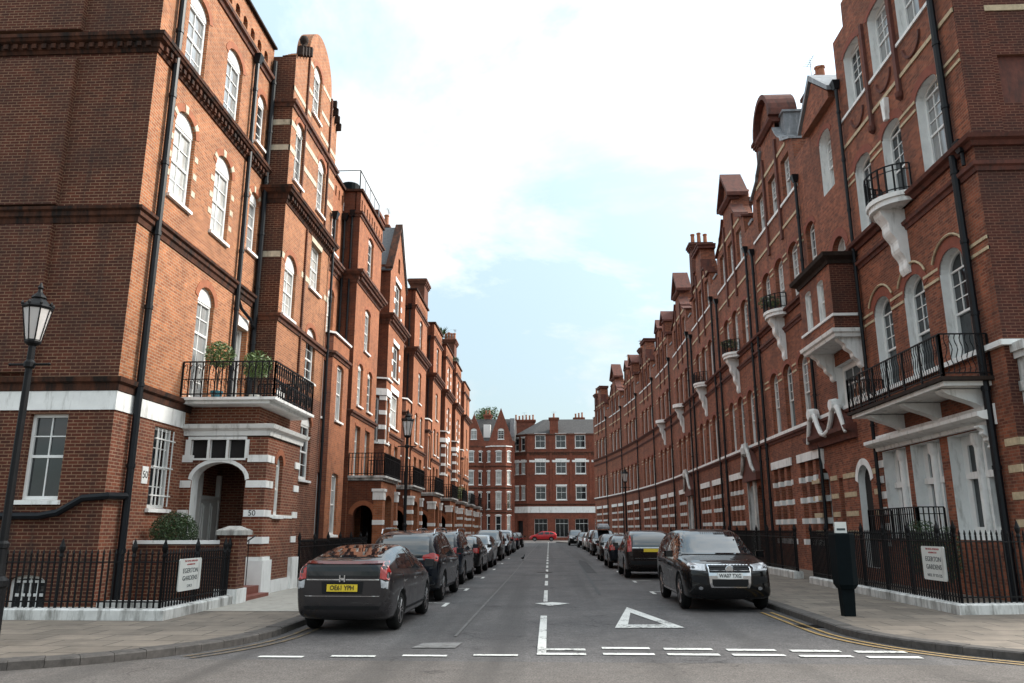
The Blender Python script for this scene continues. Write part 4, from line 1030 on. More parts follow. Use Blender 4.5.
def decal(tree, poly, axis, sgn, off=.006, th=.02, res=.07):
    """a panel whose outline is drawn in an elevation of the car and wrapped on to its body, with a real thickness"""
    pts = []
    n = len(poly)
    for i in range(n):
        a, b = Vector(poly[i]), Vector(poly[(i+1) % n]); k = max(1, int((b-a).length/res))
        pts += [a.lerp(b, t/k) for t in range(k)]
    ne = len(pts); xs = [p[0] for p in poly]; ys = [p[1] for p in poly]
    u = min(xs)+res/2
    def inside(p):
        c = False
        for i in range(n):
            a, b = poly[i], poly[(i+1) % n]
            if (a[1] > p[1]) != (b[1] > p[1]) and p[0] < (b[0]-a[0])*(p[1]-a[1])/(b[1]-a[1])+a[0]: c = not c
        return c
    while u < max(xs):
        v = min(ys)+res/2
        while v < max(ys):
            if inside((u, v)): pts.append(Vector((u, v)))
            v += res
        u += res
    vs, es, fs, *_ = delaunay_2d_cdt([Vector(p[:2]) for p in pts], [(i, (i+1) % ne) for i in range(ne)], [], 1, 1e-5)
    out, inn = [], []
    last = None
    for p in vs:
        o, d = (Vector((sgn*4, p[0], p[1])), Vector((-sgn, 0, 0))) if axis == 'x' else (Vector((p[0], sgn*6, p[1])), Vector((0, -sgn, 0)))
        h, nn, _, _ = tree.ray_cast(o, d)
        if h is None: h, nn, _, _ = tree.find_nearest(o+d*(4-.8 if axis == 'x' else 4))
        if nn.dot(d) > 0: nn = -nn
        out.append(h+nn*off); inn.append(h-nn*th)
    mb = MB(); nv = len(vs)
    mb.v = [tuple(p) for p in out]+[tuple(p) for p in inn]
    cnt = {}
    for f in fs:
        mb.f.append(tuple(f)); mb.m.append(0)
        for i in range(len(f)):
            a, b = f[i], f[(i+1) % len(f)]
            cnt[(a, b)] = 1
    for (a, b) in list(cnt):
        if (b, a) not in cnt: mb.f.append((a, a+nv, b+nv, b)); mb.m.append(0)
    return mb
def wheel_mesh(r, w=.21):
    t = MB(); t.lathe([(r*.66, -w/2+.01), (r*.9, -w/2), (r*.98, -w/2+.03), (r, -w/4), (r, w/4), (r*.98, w/2-.03), (r*.9, w/2), (r*.66, w/2-.01)], n=28, axis='x')
    rim = MB(); rim.lathe([(r*.68, w/2-.035), (r*.68, w/2-.005), (r*.6, w/2-.015), (r*.6, w/2-.075)], n=28, axis='x')
    rim.lathe([(r*.61, w/2-.1), (r*.2, w/2-.1), (r*.05, w/2-.1)], n=20, axis='x', m=1)
    for k in range(5):
        a = 2*math.pi*k/5
        for da in (-.16, .16):
            c1, c2 = math.cos(a+da*.6), math.cos(a+da); s1, s2 = math.sin(a+da*.6), math.sin(a+da)
            rim.tube([(w/2-.03, r*.12*c1, r*.12*s1), (w/2-.02, r*.62*c2, r*.62*s2)], [r*.075, r*.055], 6)
    rim.lathe([(r*.17, w/2-.05), (r*.16, w/2-.01), (r*.1, w/2), (.001, w/2)], n=14, axis='x')
    return t.mesh('wheel', [M['tyre']], True), rim.mesh('rim', [M['alloy'], M['blackplastic']])
CC = {}
def rectp(x0, x1, z0, z1, r=.0): return [(x0, z0), (x1, z0), (x1, z1), (x0, z1)]
def mir(poly): return [(-a, b) for a, b in poly][::-1]
def car_parts(kind, style):
    key = (kind, style)
    if key in CC: return CC[key]
    body, tree = CC[kind] if kind in CC else make_body(kind)
    CC[kind] = (body, tree)
    B = BODY[kind]; P = []
    def add(name, poly, axis, sgn, mat, off=.006, th=.02, res=.07, smooth=True):
        P.append((name, decal(tree, poly, axis, sgn, off, th, res).mesh(name, [M[mat]], False)))
    sp = B['split']
    for s in (-1, 1):                                    # side glass cut by its pillars
        S = B['side']
        cuts = [-9]+list(sp)+[9]
        segs = []
        for i in range(len(cuts)-1):
            lo, hi = cuts[i]+.035, cuts[i+1]-.035
            seg = clip(clip(S, lo, True), hi, False)
            if len(seg) > 2 and max(p[0] for p in seg)-min(p[0] for p in seg) > .12: segs.append(seg)
        for seg in segs: add('side_window', seg, 'x', s, 'carglass', .009, .02, .06)
        zt = B['st'][5][2]
        for y in (sp[-1]-.12, sp[0]-.35 if kind != 'hybrid' else -1.0): add('door_handle', rectp(y-.1, y+.1, zt-.16, zt-.12), 'x', s, 'chrome' if style in ('hybrid', 'cross') else 'blackplastic', .02, .02)
        add('sill_trim', rectp(B['wb'][0]+.42, B['wb'][1]-.42, .3, .345), 'x', s, 'chrome' if kind == 'bigsuv' else 'blackplastic', .008)
    add('windscreen', B['front'], 'y', 1, 'screenglass', .012, .02, .05)
    add('rear_window', B['rear'], 'y', -1, 'screenglass' if style != 'hybrid' else 'carglass', .01, .02, .05)
    hw = B['hw']
    if style == 'hybrid':
        add('lower_rear_window', [(-.6, .91), (.6, .91), (.63, 1.12), (-.63, 1.12)], 'y', -1, 'carglass', .004)
        add('spoiler', [(-.65, 1.125), (.65, 1.125), (.64, 1.16), (-.64, 1.16)], 'y', -1, 'spoilerred', .03, .03)
        for s in (-1, 1):
            pl = [(.63, .90), (.775, .87), (.785, 1.0), (.70, 1.17), (.64, 1.16)]
            add('tail_light', pl if s > 0 else mir(pl), 'y', -1, 'redlamp', .008)
            pl = [(.66, .75), (.765, .73), (.77, .85), (.645, .88)]
            add('tail_light', pl if s > 0 else mir(pl), 'y', -1, 'clearlamp', .006)
        add('number_plate', rectp(-.26, .26, .69, .805), 'y', -1, 'plateY', .022)
        add('tailgate_recess', [(-.34, .65), (.34, .65), (.36, .85), (-.36, .85)], 'y', -1, 'blackplastic', .004)
        add('garnish', rectp(-.62, .62, .872, .888), 'y', -1, 'chrome', .004)
        add('bumper_trim', [(-.62, .40), (.62, .40), (.66, .46), (-.66, .46)], 'y', -1, 'blackplastic', .006)
        add('tailgate_seam', [(-.62, .612), (.62, .612), (.64, .62), (-.64, .62)], 'y', -1, 'chrome', .005)
    elif kind in ('suv', 'bigsuv'):
        k = hw/.905
        for s in (-1, 1):
            pl = [(.45*k, 1.0), (.84*k, .96), (.85*k, 1.1), (.72*k, 1.16), (.5*k, 1.1)] if style != 'tall' else [(.68*k, .95), (.83*k, .93), (.76*k, 1.5), (.68*k, 1.5)]
            add('tail_light', pl if s > 0 else mir(pl), 'y', -1, 'redlamp', .012)
        add('number_plate', rectp(-.26, .26, .84 if style != 'tall' else .93, .95 if style != 'tall' else 1.04), 'y', -1, 'plateY', .018)
        add('tailgate_trim', rectp(-.5, .5, .99, 1.03) if style != 'tall' else rectp(-.66, .66, 1.055, 1.09), 'y', -1, 'chrome', .016)
        add('bumper_trim', rectp(-.72*k, .72*k, .5, .62), 'y', -1, 'blackplastic', .012)
        add('bumper_strip', rectp(-.6*k, .6*k, .7, .725), 'y', -1, 'chrome', .012)
    else:
        for s in (-1, 1):
            pl = [(.56, .82), (.79, .80), (.79, 1.0), (.64, 1.06), (.58, .98)]
            add('tail_light', pl if s > 0 else mir(pl), 'y', -1, 'redlamp', .01)
        add('number_plate', rectp(-.26, .26, .62, .73), 'y', -1, 'plateY', .018)
        add('bumper_trim', rectp(-.6, .6, .38, .46), 'y', -1, 'blackplastic', .01)
    # front end
    if kind == 'bigsuv':
        for s in (-1, 1):
            pl = [(.50, .84), (.80, .86), (.85, .95), (.80, .995), (.47, .965)]
            add('headlight', pl if s > 0 else mir(pl), 'y', 1, 'clearlamp', .01)
            pl = [(.47, .55), (.78, .62), (.80, .74), (.50, .72)]
            add('air_intake', pl if s > 0 else mir(pl), 'y', 1, 'blackplastic', .006)
            pl = [(.62+.045*math.cos(t), .49+.035*math.sin(t)) for t in [math.pi*2*k/12 for k in range(12)]]
            add('fog_light', pl if s > 0 else mir(pl), 'y', 1, 'foglens', .012)
        add('grille', [(-.40, .50), (.40, .50), (.43, .58), (.455, .965), (-.455, .965), (-.43, .58)], 'y', 1, 'chrome', .012, .03)
        for z0, z1 in ((.905, .945), (.855, .895), (.805, .845)): add('grille_slot', [(-.42, z0), (.42, z0), (.43, z1), (-.43, z1)], 'y', 1, 'blackplastic', .02)
        add('lower_grille', [(-.34, .525), (.34, .525), (.375, .56), (.38, .675), (-.38, .675), (-.375, .56)], 'y', 1, 'blackplastic', .02)
        add('number_plate', rectp(-.265, .265, .69, .80), 'y', 1, 'plateW', .034)
    else:
        q = 1 if kind == 'suv' else .9; zc = .82 if kind == 'suv' else .70
        for s in (-1, 1):
            pl = [(.42*q, zc-.06), (.74*q, zc-.04), (.78*q, zc+.06), (.5*q, zc+.06)]
            add('headlight', pl if s > 0 else mir(pl), 'y', 1, 'clearlamp', .01)
        add('grille', [(-.38, zc-.06), (.38, zc-.06), (.4, zc+.03), (-.4, zc+.03)], 'y', 1, 'blackplastic', .01)
        add('lower_grille', [(-.5, .36), (.5, .36), (.46, .5), (-.46, .5)], 'y', 1, 'blackplastic', .008)
        add('number_plate', rectp(-.26, .26, .53, .64), 'y', 1, 'plateW', .02)
    CC[key] = P
    return P
def clip(poly, v, keep_gt):
    out = []
    for i in range(len(poly)):
        a, b = poly[i], poly[(i+1) % len(poly)]
        ia, ib = (a[0] > v) == keep_gt, (b[0] > v) == keep_gt
        if ia: out.append(a)
        if ia != ib:
            t = (v-a[0])/(b[0]-a[0]); out.append((v, a[1]+t*(b[1]-a[1])))
    return out
def mirror_mesh(kind):
    if ('mir', kind) in CC: return CC[('mir', kind)]
    mb = MB(); mb.loft([[(x*s+0, y, z*s2) for x, z, s2 in ((-.1,-.07,1),(.1,-.06,1),(.1,.07,1),(-.1,.08,1))] for y, s in ((-.05,.9),(.02,1),(.08,.7))])
    CC[('mir', kind)] = mb.mesh('wing_mirror', [M['iron']]); return CC[('mir', kind)]
def car(kind, style, loc, rz, col, label, rails=False, box=False, group='cars parked along the kerbs', plate_rear=None, plate_front=None, name='parked_car'):
    r = empty(name, loc, rz); tag(r, label, 'car', group)
    P = car_parts(kind, style); body, tree = CC[kind]; B = BODY[kind]
    b = link('body', body, r); b.material_slots[0].link = 'OBJECT'; b.material_slots[0].material = col
    for n, me in P: link(n, me, r)
    if ('wh', kind) not in CC: CC[('wh', kind)] = wheel_mesh(B['rw'])
    wt, wr = CC[('wh', kind)]
    for y in B['wb']:
        for s in (-1, 1):
            o = link('wheel', wt, r, (s*(B['hw']-.135), y, B['rw']), 0 if s > 0 else math.pi); link('rim', wr, o)
    zt = B['st'][5][2]
    for s in (-1, 1):
        o = link('wing_mirror', mirror_mesh(kind), r, (s*(B['hw']+.09), .82, zt+.09)); o.material_slots[0].link = 'OBJECT'; o.material_slots[0].material = col
    if rails:
        H = B['H']
        for s in (-1, 1):
            rl = MB(); x = s*(B['st'][5][6]+.0)
            rl.tube([(x, -1.6, H-.09), (x, -1.5, H+.02), (x, -1.2, H+.05), (x, -.2, H+.055), (x, .3, H+.03), (x, .45, H-.06)], .022, 6); rl.build('roof_rail', M['chrome'], r)
    if box:
        bx = MB(); zz = B['H']+.06
        bx.loft([[(-.36, y0, zz), (.36, y0, zz), (.42, y0, zz+h*.5), (.33, y0, zz+h), (-.33, y0, zz+h), (-.42, y0, zz+h*.5)] for y0, h in ((-1.2, .22), (-.9, .36), (0, .36), (.7, .25), (.85, .12))]); bx.build('roof_box', M['lead'], r)
    if name == 'parked_car' and kind == 'hybrid':
        a = MB(); a.tube([(0, -.9, 1.37), (0, -1.0, 1.5)], .008, 5); a.build('aerial', M['blackplastic'], r)
    for front, txt in ((False, plate_rear), (True, plate_front)):
        if not txt: continue
        z = {'hybrid': .7475, 'bigsuv': .745}.get(kind, .9)
        sg = 1 if front else -1
        h, nn, _, _ = tree.ray_cast(Vector((0, sg*6, z)), Vector((0, -sg, 0)))
        tilt = math.atan2(nn.z, abs(nn.y))
        pm = 'platetxt'
        text(txt, .108, M[pm], r, (0, h.y+sg*(.026 if not front else .038), z), (R(90)-tilt*1.0, 0, 0 if not front else math.pi), 'plate_lettering', depth=.002, sx=.86, bold=.0012)
    return r
CP = dict(grey=paint('gunmetal_paint', (.034,.031,.033), .5, .3), navy=paint('navy_paint', (.004,.006,.010), 0), black=paint('black_paint', (.003,.003,.0035), 0), blue=paint('dark_blue_paint', (.006,.010,.018), .1),
          silver=paint('silver_paint', (.26,.27,.28), .7), white=paint('white_paint', (.62,.62,.6), 0), red=paint('red_paint', (.42,.015,.02), .1), maroon=paint('brown_black_paint', (.02,.014,.013)))
hyb = car('hybrid', 'hybrid', (-3.42, 15.75, 0), R(-1.5), CP['grey'], 'grey hatchback with yellow rear plate parked nearest on the left by the porch', plate_rear='OE61 YPH')
bad = MB()
for s in (-1, 1): bad.box(s*.04-.011, s*.04+.011, -.008, .008, -.055, .055)
bad.box(-.032, .032, -.007, .007, -.011, .011)
_, tr = CC['hybrid']; h, nn, *_ = tr.ray_cast(Vector((0, -6, .885)), Vector((0, 1, 0))); bad.build('badge', M['chrome'], hyb, (0, h.y-.03, .9))
car('suv', 'cross', (-3.48, 21.5, 0), R(-1), CP['navy'], 'dark navy SUV with chrome roof rails and wide red lights behind the grey hatchback', rails=True)
car('suv', 'cross2', (-3.6, 27.5, 0), R(-1), CP['blue'], 'dark blue SUV with roof rails, third car along the left kerb', rails=True)
car('hatch', 'h1', (-3.5, 33.4, 0), R(-1), CP['black'], 'black hatchback with red tail lights ahead of the dark blue SUV')
car('hatch', 'h1', (-3.45, 38.9, 0), R(180), CP['silver'], 'silver hatchback facing the camera beyond the black hatchback')
car('suv', 'cross2', (-3.55, 47.0, 0), R(180), CP['black'], 'black people carrier facing the camera with bright windscreen, left row')
car('hatch', 'h1', (-3.5, 55.5, 0), R(180), CP['navy'], 'dark hatchback facing the camera, second from far end of the left row')
car('suv', 'cross2', (-3.5, 62.0, 0), 0, CP['silver'], 'silver SUV seen from behind over the people carrier')
car('hatch', 'h1', (-3.5, 72.0, 0), 0, CP['blue'], 'dark car in the left row past the silver SUV')
car('hatch', 'h1', (-3.4, 80.5, 0), 0, CP['black'], 'farthest dark car of the left row')
vw = car('bigsuv', 'big', (3.83, 19.85, 0), R(180), CP['black'], 'black SUV with chrome grille facing the camera, nearest on the right', plate_front='WA07 TXG')
_, tr = CC['bigsuv']; h, nn, *_ = tr.ray_cast(Vector((0, 6, .875)), Vector((0, -1, 0)))
em = MB(); em.lathe([(.085, 0), (.09, .012), (.078, .016), (.074, .006)], (0, 0, 0), 24, axis='y')
em.tube([(-.05, .012, .06), (-.0, .012, -.005), (.05, .012, .06)], .0055, 5); em.tube([(-.068, .012, .035), (-.035, .012, -.062), (0, .012, .0), (.035, .012, -.062), (.068, .012, .035)], .0055, 5)
e2 = MB(); e2.lathe([(.08, -.012), (.08, .004), (.001, .005)], (0, 0, 0), 24, axis='y')
bd = e2.build('badge', M['blackplastic'], vw, (0, h.y+.03, .872)); em.build('emblem', M['chrome'], bd)
car('suv', 'tall', (3.6, 31.0, 0), 0, CP['maroon'], 'dark SUV with yellow plate and tall lights seen from behind on the right', rails=False)
car('hatch', 'h1', (3.5, 38.3, 0), 0, CP['navy'], 'dark blue hatchback just past the tall-lamped SUV, right row')
car('suv', 'cross2', (3.75, 56.0, 0), R(180), CP['black'], 'dark car carrying a grey roof box, right row', box=True)
car('hatch', 'h1', (3.65, 46.5, 0), R(180), CP['black'], 'black car facing the camera between the dark blue hatchback and the roof-box car')
car('suv', 'cross2', (3.85, 64, 0), R(180), CP['silver'], 'pale silver car facing the camera in the right row')
car('hatch', 'h1', (3.8, 71.5, 0), R(180), CP['white'], 'white hatchback toward far end of the right row')
car('hatch', 'h1', (3.6, 80, 0), R(180), CP['navy'], 'dark car second from far end of the right row')
car('suv', 'cross2', (3.0, 90, 0), R(180), CP['black'], 'farthest dark car of the right row')
car('hatch', 'h1', (-.9, 121.0, 0), R(90), CP['red'], 'red hatchback crossing the far junction side on', group='passing traffic')
# ------------------------------------------------------------------ ground, road, pavements
def asphalt(name, c, patch, warm=0):
    q = NT(name)
    n1 = q.noise(42, 4, .8); n2 = q.noise(.5, 7, .7); n3 = q.noise(5, 6, .75)
    col = q.mix(q.ramp(n1, .34, .66), tuple(x*.4 for x in c), tuple(x*1.7 for x in c))
    col = q.mix(q.ramp(n2, .4, .7), col, q.mix(1.0, col, patch, 'MULTIPLY'))
    col = q.mix(.5, col, q.ramp(n3, .3, .75, (.55,.55,.55,1), (1.35,1.35,1.35,1)), 'MULTIPLY')
    mp = q.n('ShaderNodeMapping'); mp.inputs['Scale'].default_value = (1.1, .03, 1); q.l(q.obj(), mp.inputs[0])
    col = q.mix(q.ramp(q.noise(1.0, 3, .5, mp.outputs[0]), .5, .7, (0,0,0,1), (.8,.8,.8,1)), col, tuple(x*.5 for x in c))
    vo = q.n('ShaderNodeTexVoronoi', Scale=.55); vo.feature = 'DISTANCE_TO_EDGE'
    wv = q.n('ShaderNodeVectorMath', _operation='ADD'); nz = q.n('ShaderNodeTexNoise', Scale=2.2, Detail=6); q.l(q.obj(), nz.inputs['Vector']); q.l(nz.outputs['Color'], wv.inputs[0]); q.l(q.obj(), wv.inputs[1]); q.l(wv.outputs[0], vo.inputs['Vector'])
    cm = q.n('ShaderNodeMath', _operation='MULTIPLY'); q.l(q.ramp(vo.outputs['Distance'], .004, .016, (1,1,1,1), (0,0,0,1)), cm.inputs[0]); q.l(q.ramp(n2, .5, .6), cm.inputs[1])
    col = q.mix(cm.outputs[0], col, tuple(x*.35 for x in c))
    col = q.mix(q.ramp(q.noise(1.9, 4, .6), .66, .74, (0,0,0,1), (.55,.55,.55,1)), col, tuple(x*.45 for x in c))
    q.l(col, q.b.inputs['Base Color']); q.b.inputs['Roughness'].default_value = .82; q.b.inputs['Specular IOR Level'].default_value = .3
    q.bump(n1, .35, .008); return q.mat
M['road'] = asphalt('street_asphalt', (.112,.105,.103), (.62,.62,.64))
M['road2'] = asphalt('cross_street_asphalt', (.118,.106,.098), (.85,.82,.8))
def paving(name, c):
    q = NT(name)
    bt = q.n('ShaderNodeTexBrick', Scale=1.0, Mortar__Size=.012, Mortar__Smooth=.1, Brick__Width=.9, Row__Height=.6)
    bt.inputs['Color1'].default_value = (*c, 1); bt.inputs['Color2'].default_value = (*[x*.72 for x in c], 1); bt.inputs['Mortar'].default_value = (.035,.03,.026,1)
    q.l(q.obj(), bt.inputs['Vector'])
    n = q.noise(3.0, 6, .7); col = q.mix(.7, bt.outputs['Color'], q.ramp(n, .3, .75, (.6,.6,.6,1), (1.25,1.22,1.2,1)), 'MULTIPLY')
    col = q.mix(q.ramp(q.noise(.8, 6, .7), .52, .72, (0,0,0,1), (.6,.6,.6,1)), col, (.05,.043,.037))
    col = q.mix(q.ramp(q.noise(28, 2, .5), .68, .72, (0,0,0,1), (.5,.5,.5,1)), col, (.04,.036,.033))
    q.l(col, q.b.inputs['Base Color']); q.b.inputs['Roughness'].default_value = .8; q.bump(q.noise(40, 3, .6), .2, .006); return q.mat
M['flag'] = paving('york_stone_flags', (.215,.18,.145)); M['concrete'] = plain('pale_new_paving', (.36,.34,.30), .8, .15, 4, dirt=(.2,.18,.15)); M['kerb'] = plain('granite_kerb', (.075,.066,.06), .8, .4, 9, dirt=(.03,.026,.023))
M['paint'] = plain('road_marking_paint', (.66,.66,.63), .7, .15, 14, dirt=(.13,.126,.122), dirt_at=(.54,.64)); M['worn'] = plain('worn_road_paint', (.2,.195,.19), .8, .3, 20, dirt=(.1,.095,.09), dirt_at=(.45,.65))
M['yellowworn'] = plain('worn_yellow_line', (.2,.14,.07), .8, .3, 12, dirt=(.09,.08,.07), dirt_at=(.4,.6))
M['yellow'] = plain('yellow_line_paint', (.30,.19,.06), .8, .25, 12, dirt=(.12,.1,.08), dirt_at=(.5,.72))
def worn_paint(name, c, chip):
    q = NT(name); n = q.noise(11, 9, .85); n2 = q.noise(1.3, 4, .6)
    ad = q.n('ShaderNodeMath', _operation='ADD'); q.l(n, ad.inputs[0]); ml = q.n('ShaderNodeMath', _operation='MULTIPLY'); ml.inputs[1].default_value = .5; q.l(n2, ml.inputs[0]); q.l(ml.outputs[0], ad.inputs[1])
    q.l(q.mix(q.ramp(ad.outputs[0], .78, .86), c, chip), q.b.inputs['Base Color']); q.b.inputs['Roughness'].default_value = .75; return q.mat
M['paint'] = worn_paint('worn_white_road_paint', (.62,.62,.59), (.12,.115,.11))
def sheet(name, poly, z, mat, thick=0):
    mb = MB()
    if thick: mb.prism(poly, z-thick, z, 'xy')
    else: mb.face([(x, y, z) for x, y in poly])
    return mb.build(name, mat)
def structure(o): o['kind'] = 'structure'; return o
M['soil'] = plain('ground_far', (.12,.11,.10), .9, .2, .5)
structure(sheet('ground', [(-900, -900), (900, -900), (900, 900), (-900, 900)], -.02, M['soil']))
structure(sheet('cross_street', [(-120, -12), (120, -12), (120, 11.05), (-120, 11.05)], -.004, M['road2']))
structure(sheet('road', [(-12, 10.98), (12, 10.98), (12, 117), (-12, 117)], -.008, M['road']))
structure(sheet('far_street', [(-90, 112), (60, 112), (60, 126), (-90, 126)], -.001, M['road']))
def arc(cx, cy, rad, a0, a1, n=14): return [(cx+rad*math.cos(R(a0+(a1-a0)*k/n)), cy+rad*math.sin(R(a0+(a1-a0)*k/n))) for k in range(n+1)]
KL, KR = -4.5, 4.88
kl = [(-90, 9.75), (-9.5, 9.75)]+arc(-8.2, 13.6, 3.85, -90, 0, 16)[0:]      # corner kerb, left
kl = [(x if y < 13.5 else KL+.0, y) for x, y in kl]
kl = [(-90, 9.75)]+[(-8.3+3.8*math.sin(R(t)), 13.7-3.95*math.cos(R(t))) for t in range(0, 91, 6)]+[(KL, 110)]
kr = [(90, 10.75)]+[(8.4-3.52*math.sin(R(t)), 14.4-3.65*math.cos(R(t))) for t in range(0, 91, 6)]+[(KR, 66), (4.6, 76), (3.9, 88), (2.6, 99), (.9, 110)]
def pavement(name, kerb, side):
    outer = [(side*90, 110), (side*90, kerb[0][1])]
    o = MB(); o.prism(kerb+[(side*90, kerb[-1][1])], -.2, .0, 'xy'); po = o.build('pavement', M['flag']); structure(po)
    return po
PZ = .11
def kerb_line(pts, side):
    """kerb stones, dropped flush where cars cross, and the flagged pavement behind"""
    n = len(pts); rings = []; top = []
    for i, p in enumerate(pts):
        a = Vector(pts[max(0, i-1)]); b = Vector(pts[min(n-1, i+1)]); t = (b-a).normalized(); nn = Vector((-t.y, t.x))*(-1 if side > 0 else 1)
        rings.append((Vector(p), nn))
    mb = MB(); rk = random.Random(4)
    for (p, nn), (p2, n2) in zip(rings, rings[1:]):
        L = (p2-p).length; k = max(1, min(60, round(L/.9)))
        for j in range(k):
            cs = []; dz = rk.uniform(-.006, .006)
            for t in ((j+.008)/k, (j+1-.008)/k):
                a = p.lerp(p2, t); b = nn.lerp(n2, t); q = a+b*.28
                cs.append([(a.x, a.y, -.05), (a.x, a.y, PZ-.02+dz), (a.x+b.x*.025, a.y+b.y*.025, PZ+dz), (q.x, q.y, PZ+dz), (q.x, q.y, -.05)])
            mb.loft(cs)
    k = mb.build('kerb', M['kerb']); structure(k)
    inner = [(p+nn*.279) for p, nn in rings]
    o = MB(); poly = [(v.x, v.y) for v in inner]+[(side*90, inner[-1].y)]
    bm = bmesh.new(); vs = [bm.verts.new((x, y, PZ-.004)) for x, y in poly]; f = bm.faces.new(vs); bmesh.ops.triangulate(bm, faces=[f]); me = bpy.data.meshes.new('pavement'); bm.to_mesh(me); bm.free(); me.materials.append(M['flag'])
    structure(link('pavement', me))
kerb_line(kl, -1); kerb_line(kr, 1)
structure(sheet('pale_paving', [(-7.0, 16.2), (-4.8, 16.25), (-4.8, 30), (-7.25, 30), (-7.25, 16.2)], PZ+.002, M['concrete']))
# road markings
def mark(poly, z=.004, mat='paint', name='road_marking'): return structure(sheet(name, poly, z, M[mat]))
def bar(x0, x1, y0, y1, **k): return mark([(x0, y0), (x1, y0), (x1, y1), (x0, y1)], **k)
bar(-.19, -.06, 11.62, 16.7); bar(-.06, .5, 11.62, 11.8); bar(-.06, .51, 12.05, 12.22)
for k in range(6):
    x = .74+k*.9
    if k < 5: bar(x, x+.72, 11.66-.06*max(0, k-2), 11.83-.06*max(0, k-2)); bar(x+.02, x+.72, 12.22-.05*k, 12.4-.05*k)
for k in range(4):
    x = -1.07-k*.98; bar(x, x+.62, 11.5-.09*k, 11.63-.09*k)
y = 19.9
while y < 108: bar(-.155, -.055, y, y+(3.6 if y < 22 else 2.2)); y += 5.6 if y < 22 else 3.9
mark([(-.35, 19.42), (0, 18.8), (.47, 19.45), (.05, 19.75)], mat='paint', z=.005)
tri_o, tri_i = [(1.73, 18.6), (1.15, 14.75), (2.4, 14.8)], [(1.69, 17.4), (1.43, 15.25), (2.1, 15.3)]
for i in range(3):
    j = (i+1) % 3; mark([tri_o[i], tri_o[j], tri_i[j], tri_i[i]])
mark([(-2.05, 12.2), (-1.4, 12.22), (-1.36, 12.8), (-1.95, 12.7)], mat='worn')
for y, s in ((19.45, 1), (24.2, 1), (29.95, 1), (36, 1), (42, 1), (49, 1)):
    bar(-2.47, -2.37, y-.9, y); bar(-2.95, -2.47, y-.08, y)
for y in (23.2, 28.0, 34.4, 40.3, 49.1): bar(2.8, 2.9, y-.9, y); bar(2.9, 3.45, y-.08, y)
def line(pts, w, mat):
    for a, b in zip(pts, pts[1:]): pass
    mb = MB(); n = len(pts); L, Rr = [], []
    for i, p in enumerate(pts):
        t = (Vector(pts[min(n-1, i+1)])-Vector(pts[max(0, i-1)])).normalized(); nn = Vector((-t.y, t.x)); L.append(Vector(p)+nn*w/2); Rr.append(Vector(p)-nn*w/2)
    for i in range(n-1): mb.face([(L[i].x, L[i].y, .004), (L[i+1].x, L[i+1].y, .004), (Rr[i+1].x, Rr[i+1].y, .004), (Rr[i].x, Rr[i].y, .004)])
    return structure(mb.build('road_marking', M[mat]))
for off in (.22, .42):
    line([(KR-off, 17.6)]+[(8.4-(3.52+off)*math.sin(R(t)), 14.4-(3.65+off)*math.cos(R(t))) for t in range(90, 3, -6)]+[(12, 10.75-off)], .07, 'yellow')
    line([(KL+off, 14.5)]+[(-8.3+(3.8+off)*math.sin(R(t)), 13.7-(3.95+off)*math.cos(R(t))) for t in range(90, 50, -6)], .06, 'yellowworn')
M['seamlight'] = plain('pale_trench_seam', (.15,.145,.14), .8, .3, 9, dirt=(.09,.085,.08), dirt_at=(.4,.6))
M['seam'] = plain('tar_seam', (.035,.034,.034), .7, .3)
line([(-1.55, 13.5), (-1.5, 22), (-1.42, 34), (-1.45, 60), (-1.3, 100)], .05, 'seamlight'); line([(1.35, 22), (1.5, 40), (1.2, 70)], .08, 'seam')
mc = MB(); mc.lathe([(.33, .001), (.33, .006), (.3, .006), (.29, .004), (.001, .004)], (-.2, 33.5, 0), 20); structure(mc.build('manhole_cover', M['kerb']))

M['patch'] = asphalt('dark_road_patch', (.055,.053,.053), (.7,.7,.7))
def blob(poly, name='road_patch'): return mark(poly, z=-.0035, mat='patch', name=name)
blob([(1.5, 33), (1.9, 32.6), (2.0, 44), (1.7, 47), (1.45, 40)])
for gx, gy in ((-4.35, 18.9), (4.7, 15.2)):
    g = MB()
    for k in range(7): g.box(-.2, .2, -.22+k*.065, -.19+k*.065, -.006, .004)
    g.box(-.23, -.2, -.25, .25, -.006, .005); g.box(.2, .23, -.25, .25, -.006, .005)
    structure(g.build('gully_grate', M['iron'], None, (gx, gy, 0)))
# ------------------------------------------------------------------ railings, signs, lamps
def street_fence(name_label, loc, path, h, plinth_mat='whitedirty', ph=.32, sign=None, group='street railings', pw=.16, step=.125):
    r = empty('street_railing', loc); tag(r, name_label, 'railing', group)
    mb = MB(); n = len(path)
    sweep(mb, path, [(-pw, 0), (pw, 0), (pw, ph-.03), (pw-.03, ph), (-pw+.03, ph), (-pw, ph-.03)])
    mb.build('plinth', M[plinth_mat], r)
    spear_rail(r, path, ph-.01, h-ph, step)
    return r
street_fence('black spear railing on white plinth round the left corner area', (0, 0, PZ-.006), [(-16, 14.68), (-7.12, 14.68), (-7.12, 17.7)], 1.2, ph=.2, step=.115)
street_fence('black spear railing beyond the numbered porch, behind the grey hatchback', (0, 0, PZ-.006), [(-7.2, 22.95), (-7.2, 31.5)], 1.3, ph=.25)
street_fence('black spear railing before the slate gable house', (0, 0, PZ-.006), [(-7.2, 37.4), (-7.2, 41.0)], 1.3, ph=.25, step=.16)
street_fence('black spear railing on white plinth round the right corner area', (0, 0, PZ-.006), [(8.12, 25.4), (8.02, 16.35), (11.9, 17.0)], 1.55, ph=.2, step=.115)
street_fence('black spear railing with white plinth beside the black SUV on the right', (0, 0, PZ-.006), [(8.4, 38.0), (8.35, 27.7)], 1.55, ph=.24, step=.14)
